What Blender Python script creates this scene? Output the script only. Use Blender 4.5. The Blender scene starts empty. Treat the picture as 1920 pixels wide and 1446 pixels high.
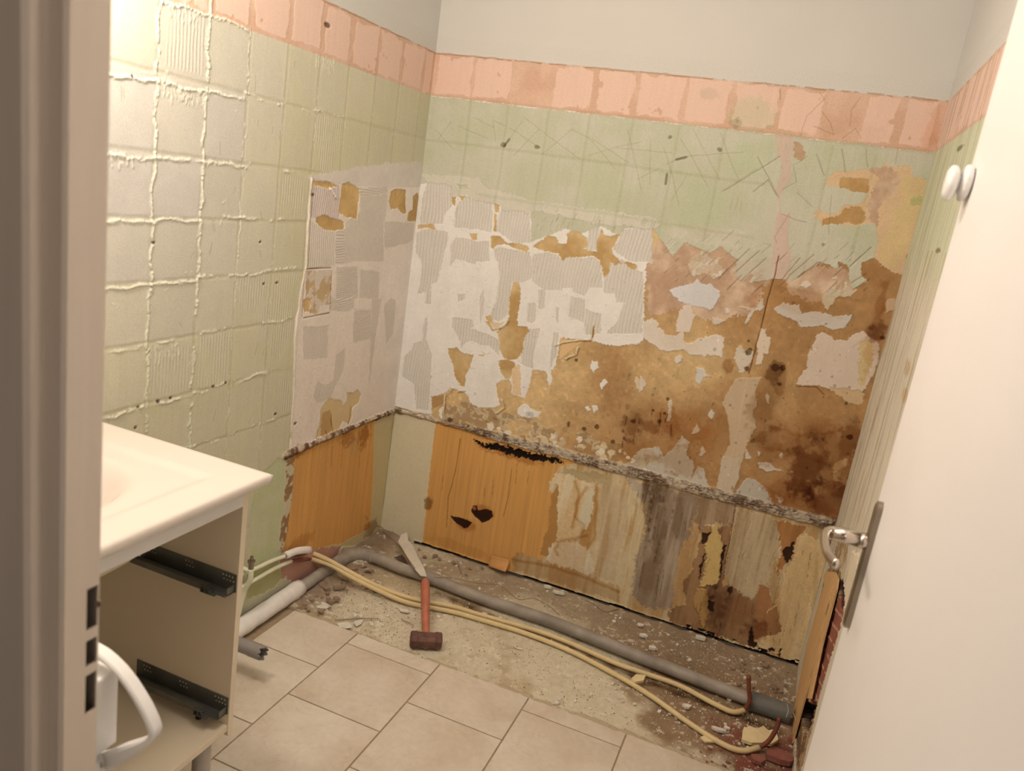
import bpy, bmesh, math, random
import numpy as np
from mathutils import Vector

random.seed(7)
SC = bpy.context.scene
COL = SC.collection

# ------------------------------------------------------------------ camera
CAM = np.array([1.45449, -2.76014, 1.49626])
EUL = (1.324819, -0.145759, 0.372696)
FPX = 1470.62
cd = bpy.data.cameras.new('camera'); co = bpy.data.objects.new('camera', cd); COL.objects.link(co)
co.location = CAM; co.rotation_euler = EUL
cd.sensor_width = 36; cd.sensor_fit = 'HORIZONTAL'; cd.lens = 36 * FPX / 1920
cd.clip_start = 0.02
cd.dof.use_dof = True; cd.dof.focus_distance = 2.3; cd.dof.aperture_fstop = 4.5
SC.camera = co

# ------------------------------------------------------------------ light and exposure
SC.view_settings.view_transform = 'Standard'; SC.view_settings.look = 'None'
SC.view_settings.gamma = 1; SC.view_settings.use_curve_mapping = False
SC.view_settings.exposure = 0.0
wd = bpy.data.worlds.new('world'); SC.world = wd; wd.use_nodes = True
bgn = wd.node_tree.nodes['Background']; bgn.inputs[0].default_value = (1, .86, .74, 1); bgn.inputs[1].default_value = 0.10

def lamp(name, kind, loc, power, color, size=.05, rot=None):
    ld = bpy.data.lights.new(name, kind); lo = bpy.data.objects.new(name, ld); COL.objects.link(lo)
    lo.location = loc; ld.energy = power; ld.color = color
    if kind == 'POINT': ld.shadow_soft_size = size
    if kind == 'AREA': ld.shape = 'DISK'; ld.size = size
    if rot: lo.rotation_euler = rot
    return lo
lamp('mirror_light', 'POINT', (.17, -1.70, 1.92), 21.5, (1, .83, .67), .05)
lamp('ceiling_light', 'POINT', (.85, -1.60, 2.28), 14, (1, .86, .73), .10)
lamp('hall_light', 'POINT', (1.5, -3.6, 1.9), 9.5, (1, .80, .64), .15)

W, H1, H2, H3, CEIL = 1.72, 1.935, 1.788, 0.551, 2.5
YN = -2.20                                   # room side of the wall with the doorway

def _R(e):
    cx, sx = math.cos(e[0]), math.sin(e[0]); cy, sy = math.cos(e[1]), math.sin(e[1]); cz, sz = math.cos(e[2]), math.sin(e[2])
    return np.array([[cz, -sz, 0], [sz, cz, 0], [0, 0, 1]]) @ np.array([[cy, 0, sy], [0, 1, 0], [-sy, 0, cy]]) @ np.array([[1, 0, 0], [0, cx, -sx], [0, sx, cx]])
MR = _R(EUL)
def at(px, py, ax, val):
    """the point of the plane axis=val that the survey photo shows at px, py"""
    d = MR @ np.array([(px - 960) / FPX, (723 - py) / FPX, -1.])
    return CAM + (val - CAM[ax]) / d[ax] * d
def fl(px, py, z=0.0):
    p = at(px, py, 2, z); return (float(p[0]), float(p[1]), z)

# ------------------------------------------------------------------ object helpers
def obj(name, bm, mat, parent=None, smooth=False, bevel=0, seg=2):
    me = bpy.data.meshes.new(name); bmesh.ops.recalc_face_normals(bm, faces=bm.faces)
    bm.to_mesh(me); bm.free(); me.materials.append(mat)
    if smooth:
        for p in me.polygons: p.use_smooth = True
    o = bpy.data.objects.new(name, me); COL.objects.link(o)
    if parent: o.parent = parent
    if bevel:
        m = o.modifiers.new('b', 'BEVEL'); m.width = bevel; m.segments = seg; m.limit_method = 'ANGLE'; m.angle_limit = .6
        m.harden_normals = False
    return o
def tag(o, label, cat, group=None, kind=None):
    o['label'] = label; o['category'] = cat
    if group: o['group'] = group
    if kind: o['kind'] = kind
    return o
def thing(name, loc, label, cat, group=None):
    o = bpy.data.objects.new(name, None); COL.objects.link(o); o.location = loc; o.empty_display_size = .05
    return tag(o, label, cat, group)
def struct(o, label=None):
    o['kind'] = 'structure'
    if label: o['label'] = label
    return o
def box(bm, x0, x1, y0, y1, z0, z1):
    v = [bm.verts.new(p) for p in ((x0, y0, z0), (x1, y0, z0), (x1, y1, z0), (x0, y1, z0), (x0, y0, z1), (x1, y0, z1), (x1, y1, z1), (x0, y1, z1))]
    for f in ((0, 3, 2, 1), (4, 5, 6, 7), (0, 1, 5, 4), (1, 2, 6, 5), (2, 3, 7, 6), (3, 0, 4, 7)): bm.faces.new([v[i] for i in f])
def smoothpath(P, n=8):
    P = [np.array(p, float) for p in P]; Q = [2 * P[0] - P[1]] + P + [2 * P[-1] - P[-2]]; out = []
    for i in range(1, len(Q) - 2):
        a, b, c, d = Q[i - 1:i + 3]
        for k in range(n):
            t = k / n
            out.append(.5 * ((2 * b) + (-a + c) * t + (2 * a - 5 * b + 4 * c - d) * t * t + (-a + 3 * b - 3 * c + d) * t ** 3))
    out.append(P[-1]); return out
def sweep(bm, P, r, seg=14, cap=True, prof=None, up=(0, 0, 1)):
    """tube (or profile) along the path P; r is a number, a list or a function of 0..1"""
    P = [Vector(p) for p in P]; n = len(P); rings = []
    nrm = Vector(up)
    for i, p in enumerate(P):
        t = (P[min(i + 1, n - 1)] - P[max(i - 1, 0)]).normalized()
        nrm = (nrm - t * nrm.dot(t))
        if nrm.length < 1e-6: nrm = t.orthogonal()
        nrm.normalize(); b = t.cross(nrm)
        rr = r(i / (n - 1)) if callable(r) else (r[i] if isinstance(r, (list, tuple)) else r)
        if prof: ring = [bm.verts.new(p + b * a * rr + nrm * c * rr) for a, c in prof]
        else: ring = [bm.verts.new(p + (b * math.cos(2 * math.pi * k / seg) + nrm * math.sin(2 * math.pi * k / seg)) * rr) for k in range(seg)]
        rings.append(ring)
    m = len(rings[0])
    for a, b in zip(rings, rings[1:]):
        for k in range(m): bm.faces.new((a[k], a[(k + 1) % m], b[(k + 1) % m], b[k]))
    if cap: bm.faces.new(rings[0][::-1]); bm.faces.new(rings[-1])
def cyl(bm, a, b, r, r2=None, seg=20):
    sweep(bm, [a, b], [r, r if r2 is None else r2], seg)

# ------------------------------------------------------------------ colours and materials
LREF = np.array([.86, .72, .56])             # tint of the lamplight, divided out of colours read off the photo
def lin(c):
    c = np.asarray(c, float) / 255.; return np.where(c <= .04045, c / 12.92, ((c + .055) / 1.055) ** 2.4)
def A(c, k=1.0):
    return np.minimum(lin(c) / LREF * k, .88)
def mat(name, c, rough=.5, metal=0, var=.08, scale=18, bump=.0, bscale=200, spec=.5, stretch=None, c2=None, raw=False):
    m = bpy.data.materials.new(name); m.use_nodes = True; nt = m.node_tree; N = nt.nodes; L = nt.links
    b = N['Principled BSDF']; b.inputs['Roughness'].default_value = rough; b.inputs['Metallic'].default_value = metal
    b.inputs['Specular IOR Level'].default_value = spec
    ca = np.array(c, float) if raw else A(c)
    tc = N.new('ShaderNodeTexCoord'); mp = N.new('ShaderNodeMapping'); L.new(tc.outputs['Object'], mp.inputs[0])
    if stretch: mp.inputs['Scale'].default_value = stretch
    nz = N.new('ShaderNodeTexNoise'); nz.inputs['Scale'].default_value = scale; nz.inputs['Detail'].default_value = 6; L.new(mp.outputs[0], nz.inputs['Vector'])
    cr = N.new('ShaderNodeValToRGB'); cr.color_ramp.elements[0].position = .3; cr.color_ramp.elements[1].position = .7
    c0 = (A(c2) if c2 is not None else ca * (1 - var)); c1 = np.minimum(ca * (1 + var * (c2 is None)), .9)
    cr.color_ramp.elements[0].color = (*c0, 1); cr.color_ramp.elements[1].color = (*c1, 1)
    L.new(nz.outputs['Fac'], cr.inputs[0]); L.new(cr.outputs[0], b.inputs['Base Color'])
    if bump:
        n2 = N.new('ShaderNodeTexNoise'); n2.inputs['Scale'].default_value = bscale; n2.inputs['Detail'].default_value = 4; L.new(mp.outputs[0], n2.inputs['Vector'])
        bp = N.new('ShaderNodeBump'); bp.inputs['Strength'].default_value = bump; bp.inputs['Distance'].default_value = .002
        L.new(n2.outputs['Fac'], bp.inputs['Height']); L.new(bp.outputs[0], b.inputs['Normal'])
    return m
def mat_attr(name, rough=.85, bump=.25, bscale=350, fine=.10):
    m = bpy.data.materials.new(name); m.use_nodes = True; nt = m.node_tree; N = nt.nodes; L = nt.links
    b = N['Principled BSDF']; b.inputs['Roughness'].default_value = rough; b.inputs['Specular IOR Level'].default_value = .25
    at_ = N.new('ShaderNodeAttribute'); at_.attribute_name = 'Col'
    tc = N.new('ShaderNodeTexCoord'); nz = N.new('ShaderNodeTexNoise'); nz.inputs['Scale'].default_value = bscale; nz.inputs['Detail'].default_value = 5
    L.new(tc.outputs['Object'], nz.inputs['Vector'])
    mr = N.new('ShaderNodeMapRange'); mr.inputs[1].default_value = .3; mr.inputs[2].default_value = .7; mr.inputs[3].default_value = 1 - fine; mr.inputs[4].default_value = 1 + fine
    L.new(nz.outputs['Fac'], mr.inputs[0])
    mx = N.new('ShaderNodeMix'); mx.data_type = 'RGBA'; mx.blend_type = 'MULTIPLY'; mx.inputs[0].default_value = 1
    L.new(at_.outputs['Color'], mx.inputs[6]); L.new(mr.outputs[0], mx.inputs[7]); L.new(mx.outputs[2], b.inputs['Base Color'])
    bp = N.new('ShaderNodeBump'); bp.inputs['Strength'].default_value = bump; bp.inputs['Distance'].default_value = .001
    L.new(nz.outputs['Fac'], bp.inputs['Height']); L.new(bp.outputs[0], b.inputs['Normal'])
    return m

# ------------------------------------------------------------------ noise on arrays
_T = np.random.RandomState(11).rand(512, 512).astype(np.float32)
def vn(u, v, cell, seed=0, cv=None):
    x = u / cell + seed * 17.31 + 400; y = v / (cv or cell) + seed * 9.77 + 400
    xi = np.floor(x).astype(np.int32); yi = np.floor(y).astype(np.int32); fx = x - xi; fy = y - yi
    fx = fx * fx * (3 - 2 * fx); fy = fy * fy * (3 - 2 * fy)
    g = lambda a, b: _T[(a + seed * 37) & 511, (b + seed * 91) & 511]
    return (g(xi, yi) * (1 - fx) + g(xi + 1, yi) * fx) * (1 - fy) + (g(xi, yi + 1) * (1 - fx) + g(xi + 1, yi + 1) * fx) * fy
def fbm(u, v, cell, seed=0, octs=4, cv=None):
    s = 0; a = .5; t = 0
    for k in range(octs):
        s = s + a * vn(u, v, cell / 2 ** k, seed + k * 3, None if cv is None else cv / 2 ** k); t += a; a *= .5
    return s / t
def sst(x, a, b):
    t = np.clip((x - a) / (b - a), 0, 1); return t * t * (3 - 2 * t)

class Surface:
    """a dense sheet with relief and colour; u, v in metres on its plane"""
    def __init__(s, u0, u1, v0, v1, step, ax, val):
        s.ax, s.val = ax, val; s.ui, s.vi = [(1, 2), (0, 2), (0, 1)][ax]
        nu = int(round((u1 - u0) / step)) + 1; nv = int(round((v1 - v0) / step)) + 1
        s.u = np.linspace(u0, u1, nu); s.v = np.linspace(v0, v1, nv); s.step = step
        s.U, s.V = np.meshgrid(s.u, s.v)
        s.c = np.zeros(s.U.shape + (3,)); s.h = np.zeros(s.U.shape)
        U, V = s.U, s.V
        s.big = fbm(U, V, .30, 1, 4); s.mid = fbm(U, V, .06, 5, 4); s.sml = fbm(U, V, .014, 9, 3)
        s.str = fbm(U, V, .010, 13, 3, .16); s.w1 = fbm(U, V, .035, 21, 4) - .5; s.w2 = fbm(U, V, .035, 27, 4) - .5
        s.f1 = fbm(U, V, .007, 71, 2) - .5; s.f2 = fbm(U, V, .007, 75, 2) - .5; s.lum = fbm(U, V, .006, 81, 2)
    def uv(s, p):
        q = at(p[0], p[1], s.ax, s.val); return (q[s.ui], q[s.vi])
    def win(s, P, m):
        P = np.array(P); a = P.min(0) - m; b = P.max(0) + m
        i0, i1 = np.searchsorted(s.u, [a[0], b[0]]); j0, j1 = np.searchsorted(s.v, [a[1], b[1]])
        return (slice(j0, j1), slice(i0, i1))
    def inside(s, P, warp):
        w = s.win(P, 1.6 * warp + .004); k = 2.6 * warp; U = s.U[w] + k * s.w1[w] + 1.9 * warp * s.f1[w]; V = s.V[w] + k * s.w2[w] + 1.9 * warp * s.f2[w]
        r = np.zeros(U.shape, bool)
        for (x0, y0), (x1, y1) in zip(P, P[1:] + P[:1]):
            if y0 == y1: continue
            c = (V > y0) != (V > y1)
            r ^= c & (U < (x1 - x0) * (V - y0) / (y1 - y0) + x0)
        return w, r
    def poly(s, frame, pts, cls, warp=.005, metric=False, **kw):
        P = list(pts) if metric else [s.uv((frame[0] + x / frame[2], frame[1] + y / frame[2])) for x, y in pts]
        w, m = s.inside(P, warp)
        if not m.any(): return
        c, h = cls(s, w, **kw)
        s.c[w] = np.where(m[..., None], c, s.c[w]); s.h[w] = np.where(m, h, s.h[w])
    def blot(s, px, py, rx, ry, tint, k=1., ang=0., edge=.5, nz=.9, dh=0):
        u, v = s.uv((px, py)); a = s.uv((px + rx, py)); b = s.uv((px, py + ry))
        ru = abs(a[0] - u) + 1e-4; rv = abs(b[1] - v) + 1e-4; R = 1.8 * max(ru, rv)
        w = s.win([(u - R, v - R), (u + R, v + R)], 0); U = s.U[w] - u; V = s.V[w] - v
        if not U.size: return
        ca, sa = math.cos(ang), math.sin(ang); U, V = U * ca + V * sa, -U * sa + V * ca
        d = 1 - np.sqrt((U / ru) ** 2 + (V / rv) ** 2) + nz * (s.mid[w] - .5) + nz * .9 * (s.sml[w] - .5)
        m = sst(d, 0, edge) * k
        s.c[w] *= 1 - m[..., None] * (1 - np.array(tint)); s.h[w] += dh * m
    def line(s, pts, wid, dh=0, tint=(1, 1, 1), col=None, wob=.0, gap=0., metric=False, soft=.5, lump=0):
        P = list(pts) if metric else [s.uv(p) for p in pts]
        w = s.win(P, wid * 2 + wob + .004); U = s.U[w] + 2 * wob * s.w1[w]; V = s.V[w] + 2 * wob * s.w2[w]
        if not U.size: return
        D = np.full(U.shape, 9.)
        for (x0, y0), (x1, y1) in zip(P, P[1:]):
            dx, dy = x1 - x0, y1 - y0; t = np.clip(((U - x0) * dx + (V - y0) * dy) / (dx * dx + dy * dy + 1e-9), 0, 1)
            D = np.minimum(D, np.hypot(U - x0 - t * dx, V - y0 - t * dy))
        m = 1 - sst((D + lump * .012 * (s.lum[w] - .5)) / wid, 1 - soft, 1 + soft)
        if lump: m = m * np.clip(.25 + 1.5 * (s.lum[w] - .2), 0, 1.3)
        if gap: m = m * sst(s.mid[w] * .6 + s.sml[w] * .4, gap - .05, gap + .05)
        s.h[w] += dh * m; t = m[..., None]
        s.c[w] *= 1 - t * (1 - np.array(tint))
        if col is not None: s.c[w] = s.c[w] * (1 - t) + A(col) * t
    def build(s, name, matl, sign, lip=1.1, parent=None):
        h = s.h; b = h.copy()
        for _ in range(2):
            b[1:-1, 1:-1] = (b[1:-1, 1:-1] + b[:-2, 1:-1] + b[2:, 1:-1] + b[1:-1, :-2] + b[1:-1, 2:]) / 5
        bb = b.copy()
        for _ in range(5):
            bb[1:-1, 1:-1] = (bb[1:-1, 1:-1] + bb[:-2, 1:-1] + bb[2:, 1:-1] + bb[1:-1, :-2] + bb[1:-1, 2:]) / 5
        hh = .5 * b + .5 * h + lip * np.maximum(b - bb, 0)
        nv, nu = h.shape; co_ = np.empty((nv, nu, 3), np.float32)
        co_[..., s.ui] = s.U; co_[..., s.vi] = s.V; co_[..., s.ax] = s.val + sign * hh
        me = bpy.data.meshes.new(name); me.vertices.add(nu * nv); me.vertices.foreach_set('co', co_.ravel())
        i = np.arange(nu * nv, dtype=np.int32).reshape(nv, nu)
        q = np.stack([i[:-1, :-1], i[:-1, 1:], i[1:, 1:], i[1:, :-1]], -1)
        flip = {(1, -1): 0, (0, 1): 0, (0, -1): 1, (2, 1): 0}[(s.ax, sign)]
        if flip: q = q[..., ::-1]
        q = q.reshape(-1); nf = len(q) // 4
        me.loops.add(len(q)); me.loops.foreach_set('vertex_index', q)
        me.polygons.add(nf); me.polygons.foreach_set('loop_start', np.arange(nf, dtype=np.int32) * 4)
        me.polygons.foreach_set('use_smooth', np.ones(nf, bool))
        me.update(calc_edges=True)
        ca = me.color_attributes.new('Col', 'FLOAT_COLOR', 'POINT')
        rgba = np.ones((nu * nv, 4), np.float32); rgba[:, :3] = np.clip(s.c.reshape(-1, 3), 0, .92); ca.data.foreach_set('color', rgba.ravel())
        me.materials.append(matl)
        o = bpy.data.objects.new(name, me); COL.objects.link(o)
        if parent: o.parent = parent
        return o

# surface classes: colour and relief of one layer --------------------------------
def V3(x): return x[..., None]
def mixc(a, b, t): return A(a) * (1 - V3(t)) + A(b) * V3(t)
def k_white(s, w, col=(224, 209, 188), h=.0016):
    d = sst(s.lum[w] * .6 + s.sml[w] * .4, .66, .74)
    return A(col) * V3(.97 + .12 * (s.mid[w] - .5) + .07 * (s.sml[w] - .5) + .05 * (s.str[w] - .5)) * (1 - V3(d) * .12), h * 1.6 + .0005 * s.sml[w] - .0004 * d
def k_comb(s, w, col=(206, 190, 166), per=.0125, hor=False, h=.0006, amp=.0013):
    X = (s.V if hor else s.U)[w] + .004 * s.w1[w] + .05 * (s.big[w] - .5)
    r = .5 + .5 * np.sin(2 * np.pi * X / per)
    r = np.clip((r - .15) / .6, 0, 1)
    return A(col) * V3(.88 + .12 * r + .10 * (s.mid[w] - .5)), h + amp * r
def k_board(s, w, a=(192, 160, 110), b=(168, 130, 78), h=0.0, g=None):
    t = sst(s.big[w] * .5 + s.mid[w] * .5, .35, .65)
    return 1.16 * mixc(a, b, t) * V3(.96 + .22 * (s.sml[w] - .5)), h + .0003 * s.sml[w]
def k_right(s, w):
    fib = sst(s.lum[w] * .5 + s.str[w] * .5, .56, .70); spk_ = sst(s.lum[w] * .5 + s.sml[w] * .5, .64, .72)
    t = sst(s.U[w] * .62 + (s.big[w] - .5) * 1.0 + (1.2 - s.V[w]) * .25, .42, .98)
    t2 = sst(s.mid[w], .42, .6) * .5
    return 1.12 * (mixc((196, 160, 108), (160, 118, 72), t) * (1 - V3(t2) * .18)) * V3(.98 + .30 * (s.sml[w] - .5) - .10 * fib + .10 * spk_), .0006 * s.sml[w] + .0005 * spk_
def k_pinkb(s, w):
    t = sst(s.mid[w] * .6 + s.big[w] * .4, .38, .6)
    return 1.15 * mixc((196, 164, 130), (172, 136, 104), t) * V3(.95 + .2 * (s.sml[w] - .5)), .0003 + .0005 * s.sml[w]
def k_mottle(s, w, a=(200, 176, 140), b=(160, 125, 84), h=.0004):
    t = sst(s.mid[w] * .5 + s.sml[w] * .5, .44, .54)
    return mixc(a, b, t) * V3(.94 + .2 * (s.sml[w] - .5)), h + .0010 * (1 - t)
def k_flat(s, w, col=(200, 170, 120), h=.0008, v=.08):
    return A(col) * V3(1 + v * 2 * (s.mid[w] - .5) + v * (s.sml[w] - .5)), h + .0002 * s.sml[w]
def k_grain(s, w, col=(180, 118, 52), h=-.003, v=.22):
    st = fbm(s.U[w], s.V[w], .006, 33, 3, .5)
    return A(col) * V3(1 + v * (s.str[w] - .5) + v * (st - .5) + .12 * (s.big[w] - .5)), h + .0004 * st
def k_wash(s, w, a=(196, 172, 128), b=(170, 132, 82), h=-.003, lo=.40, hi=.62):
    st = fbm(s.U[w], s.V[w], .05, 41, 4, .5); t = sst(st * .7 + s.str[w] * .3, lo, hi)
    return 1.16 * mixc(a, b, t) * V3(.96 + .26 * (s.str[w] - .5) + .16 * (s.sml[w] - .5) - .10 * sst(s.lum[w] * .4 + s.str[w] * .6, .60, .70)), h + .0004 * s.str[w]
def k_green(s, w, a=(182, 174, 138), b=(190, 178, 148), h=.0020):
    t = sst(s.mid[w] * .5 + s.big[w] * .5, .35, .65)
    return mixc(a, b, t) * V3(.985 + .07 * (s.str[w] - .5)), h + .0002 * s.str[w]
def k_dark(s, w, col=(40, 26, 18), h=-.012):
    return A(col) * V3(.8 + .4 * s.sml[w]), h + 0 * s.sml[w]

FULL = (0, 0, 1); Z1 = (180, 0, 3); Z2 = (780, 60, 3); Z3 = (1280, 80, 3); Z4 = (180, 480, 3); Z5 = (700, 480, 3); Z6 = (1200, 480, 3)
ZA = (1120, 860, 3.6146); ZB = (560, 300, 5.56); ZC = (940, 820, 4.2533); ZD = (520, 560, 4.519); ZE = (1380, 480, 5.166); ZF = (1200, 480, 5.163)
ZG = (720, 720, 4.2525); ZH = (1280, 900, 2.648)
MWALL = mat_attr('stripped_wall_layers')
M_PAINT = mat('cream_wall_paint', (199, 185, 163), .7, var=.02, scale=3, bump=.06, bscale=150)
GROWS = [1.632, 1.457, 1.308, 1.157, 1.007, .850, .690]

def peach_band(s, cells, seed, axis_sign=1):
    """salmon band with paler islands where each tile sat, darker seams between"""
    U, V = s.U, s.V; m = (V > H2 - .002 + .004 * s.w1) & (V < H1 + .003 * s.w2)
    base = mixc((208, 167, 134), (200, 156, 122), sst(s.mid, .3, .7))
    D = np.full(U.shape, 1.); lr = random.Random(seed)
    for a, b in zip(cells, cells[1:]):
        if lr.random() < .04: continue
        cx, cy = (a + b) / 2, (H1 + H2) / 2 + lr.uniform(-.004, .006); hx, hy = abs(b - a) / 2 - .006 - .008 * lr.random(), (H1 - H2) / 2 - .007
        q = np.maximum(np.abs(U - cx) / hx, np.abs(V - cy) / hy) + .35 * s.w1 * (s.mid > 0) + .18 * (s.mid - .5)
        q = np.minimum(D, q); D = q
    isl = 1 - sst(D, .95, 1.0)
    hole = sst(s.mid * .7 + s.sml * .3, .70, .72)
    isl *= 1 - hole
    c = base * (1 - V3(isl)) + A((216, 176, 146)) * V3(isl) * V3(1 + .05 * (s.str - .5))
    s.c[m] = c[m]; s.h[m] = (.0015 + .0008 * isl + .0003 * s.str)[m]

# ================================================================== BACK WALL
bw = Surface(0, W, 0, 1.99, .0021, 1, 0.0)
bw.c[:] = A((199, 185, 163)); bw.h[:] = .003
U, V = bw.U, bw.V
def zone(s, m, cls, **kw):
    c, h = cls(s, (slice(None), slice(None)), **kw); s.c[m] = c[m]; s.h[m] = h[m] if np.ndim(h) else h
zone(bw, V < H2, k_white)
bcells = [.012, .166, .317, .473, .625, .778, .939, 1.093, 1.245, 1.385, 1.49, 1.60, 1.71]
peach_band(bw, bcells, 3)
# brown board on the right half, up to the ragged green edge
bw.poly(FULL, [(1207, 700), (1207, 540), (1222, 480), (1223, 420), (1300, 420), (1700, 380), (1720, 500), (1580, 1000), (1207, 960)], k_right)
bw.poly(Z5, [(1520, 1400), (600, 1100), (330, 900), (330, 790), (395, 780), (430, 745), (500, 760), (540, 800), (545, 850), (620, 850), (690, 855), (715, 840), (700, 790), (690, 720), (720, 700), (765, 690), (780, 730), (775, 780), (820, 790), (850, 800), (870, 700), (890, 650), (930, 640), (980, 655), (1010, 640), (1030, 610), (1050, 460), (1190, 470), (1230, 480), (1300, 500), (1370, 510), (1430, 505), (1520, 480), (1540, 480)], k_right, warp=.004)
# pinkish brown upper part of the board
bw.poly(Z2, [(1340, 1170), (1400, 1150), (1560, 1180), (1700, 1180), (1860, 1150), (2000, 1200), (2050, 1350), (1950, 1440), (1930, 1560), (1700, 1640), (1500, 1560), (1300, 1600), (1290, 1400)], k_pinkb, warp=.012)
bw.poly(Z6, [(800, 100), (960, 40), (1150, 60), (1220, 200), (1080, 230), (960, 260), (820, 200)], k_pinkb, warp=.010)
for p in ([(1530, 1290), (1610, 1235), (1660, 1290), (1620, 1345), (1540, 1330)],): bw.poly(Z2, p, k_mottle, a=(212, 190, 158), b=(190, 160, 125), h=.0012)
bw.poly(Z3, [(30, 1240), (110, 1170), (190, 1230), (250, 1300), (160, 1330), (150, 1290), (60, 1310)], k_mottle, a=(212, 192, 160), b=(192, 164, 130), h=.0012)
# small brown losses in the left half
for p in ([(420, 1150), (470, 1150), (520, 1190), (560, 1185), (600, 1200), (635, 1215), (630, 1235), (590, 1225), (540, 1210), (500, 1190), (450, 1200), (440, 1230), (425, 1215)],
          [(10, 1085), (100, 1080), (110, 1120), (60, 1100), (10, 1110)], [(300, 1135), (345, 1130), (345, 1170), (320, 1170)],
          [(440, 960), (465, 975), (465, 1015), (445, 1020)], [(205, 930), (228, 930), (220, 980), (205, 970)], [(245, 925), (290, 930), (290, 950), (255, 950)],
          [(438, 1020), (452, 1030), (452, 1125), (436, 1120)], [(545, 1410), (580, 1405), (570, 1440), (550, 1440)]):
    bw.poly(Z2, p, k_board, warp=.003)
# combed adhesive (vertical ridges)
for p in ([(60, 850), (150, 850), (205, 865), (205, 980), (165, 1020), (150, 1080), (20, 1080), (40, 900)],
          [(240, 960), (290, 930), (330, 950), (430, 960), (425, 1130), (350, 1110), (215, 1100), (220, 1000)],
          [(480, 1000), (600, 1010), (640, 1030), (645, 1190), (560, 1190), (450, 1120), (465, 1040)],
          [(0, 1130), (70, 1110), (130, 1120), (180, 1130), (180, 1190), (160, 1230), (150, 1290), (120, 1410), (30, 1410), (30, 1290), (0, 1240)],
          [(220, 1160), (300, 1165), (340, 1180), (410, 1180), (415, 1290), (350, 1290), (330, 1310), (230, 1280), (190, 1320), (200, 1200)],
          [(440, 1230), (470, 1210), (640, 1240), (650, 1290), (650, 1390), (600, 1410), (470, 1400), (470, 1300), (440, 1270)],
          [(665, 1250), (740, 1240), (800, 1260), (830, 1290), (850, 1280), (1000, 1265), (1045, 1300), (1050, 1440), (850, 1440), (700, 1440), (650, 1400)],
          [(1090, 1320), (1160, 1310), (1210, 1340), (1275, 1355), (1275, 1450), (1060, 1450), (1060, 1390)],
          [(1150, 1110), (1330, 1110), (1330, 1300), (1200, 1290), (1150, 1260), (1110, 1220), (1140, 1170)],
          [(970, 1120), (1035, 1100), (1015, 1230), (960, 1230), (965, 1180)]):
    bw.poly(Z2, p, k_comb, warp=.003, amp=.0013)
for p in ([(270, 0), (390, 0), (375, 80), (355, 150), (325, 160), (320, 270), (290, 270), (295, 200), (245, 210), (260, 170), (275, 60)],
          [(700, 0), (880, 0), (870, 140), (830, 120), (780, 150), (770, 200), (765, 330), (700, 370), (650, 350), (690, 250), (710, 130)],
          [(900, 0), (1040, 0), (1060, 190), (960, 190), (900, 150), (885, 90)],
          [(1060, 15), (1130, 5), (1250, 20), (1290, 60), (1280, 120), (1230, 150), (1190, 230), (1130, 210), (1110, 150), (1080, 150), (1060, 110)],
          [(1330, 30), (1400, 20), (1450, 70), (1520, 95), (1510, 460), (1440, 465), (1310, 455), (1320, 420), (1370, 380), (1400, 310), (1415, 270), (1365, 260), (1360, 215), (1300, 210), (1310, 120)],
          [(870, 270), (915, 265), (915, 370), (890, 385), (860, 370)], [(925, 190), (965, 185), (965, 290), (930, 300)],
          [(1110, 230), (1190, 250), (1190, 380), (1100, 340), (1105, 270)], [(290, 360), (305, 350), (305, 430), (290, 490), (275, 460)],
          [(230, 490), (300, 475), (330, 560), (320, 740), (310, 870), (240, 860), (230, 720), (160, 680), (175, 560), (220, 530)],
          [(445, 345), (560, 360), (565, 400), (540, 410), (640, 440), (700, 470), (715, 520), (700, 555), (650, 510), (600, 500), (550, 480), (520, 490), (500, 520), (470, 440), (445, 400)],
          [(840, 480), (880, 415), (940, 410), (900, 560), (900, 640), (830, 620), (830, 540)],
          [(1015, 430), (1040, 430), (1030, 560), (990, 650), (995, 560)], [(1025, 290), (1045, 295), (1040, 380), (1025, 370)],
          [(600, 230), (625, 180), (620, 330), (600, 390)], [(470, 215), (515, 215), (515, 240), (480, 260)], [(1195, 300), (1280, 330), (1280, 440), (1190, 440)]):
    bw.poly(Z5, p, k_comb, warp=.003, amp=.0013)
for p in ([(660, 1210), (700, 1180), (740, 1150), (790, 1155), (800, 1190), (850, 1190), (845, 1140), (880, 1120), (930, 1130), (960, 1160), (970, 1210), (940, 1225), (1020, 1240), (1015, 1200), (1040, 1105), (1060, 1140), (1100, 1150), (1150, 1130), (1120, 1190), (1100, 1240), (1130, 1270), (1150, 1300), (1190, 1290), (1240, 1310), (1250, 1335), (1220, 1335), (1170, 1300), (1120, 1310), (1095, 1290), (1085, 1350), (1060, 1385), (1050, 1330), (1040, 1280), (1000, 1260), (900, 1265), (850, 1270), (830, 1290), (800, 1250), (740, 1235), (700, 1230)],
          [(540, 1185), (600, 1195), (640, 1220), (625, 1238), (580, 1225)]):
    bw.poly(Z2, p, k_board, warp=.004)
for p in ([(415, 520), (470, 515), (500, 545), (565, 555), (570, 610), (545, 640), (520, 670), (515, 730), (495, 735), (470, 700), (455, 650), (440, 590), (420, 550)],
          [(785, 160), (820, 150), (830, 200), (820, 300), (805, 390), (870, 405), (880, 430), (860, 450), (845, 480), (835, 540), (810, 580), (765, 580), (730, 575), (712, 520), (700, 440), (690, 430), (740, 400), (765, 340), (760, 250)],
          [(705, 590), (760, 580), (800, 600), (790, 640), (770, 690), (740, 690), (715, 650)], [(630, 340), (660, 335), (670, 380), (650, 390)],
          [(1225, 440), (1250, 380), (1245, 440), (1240, 480)], [(590, 560), (620, 560), (615, 585)]):
    bw.poly(Z5, p, k_board, warp=.004)
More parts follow.
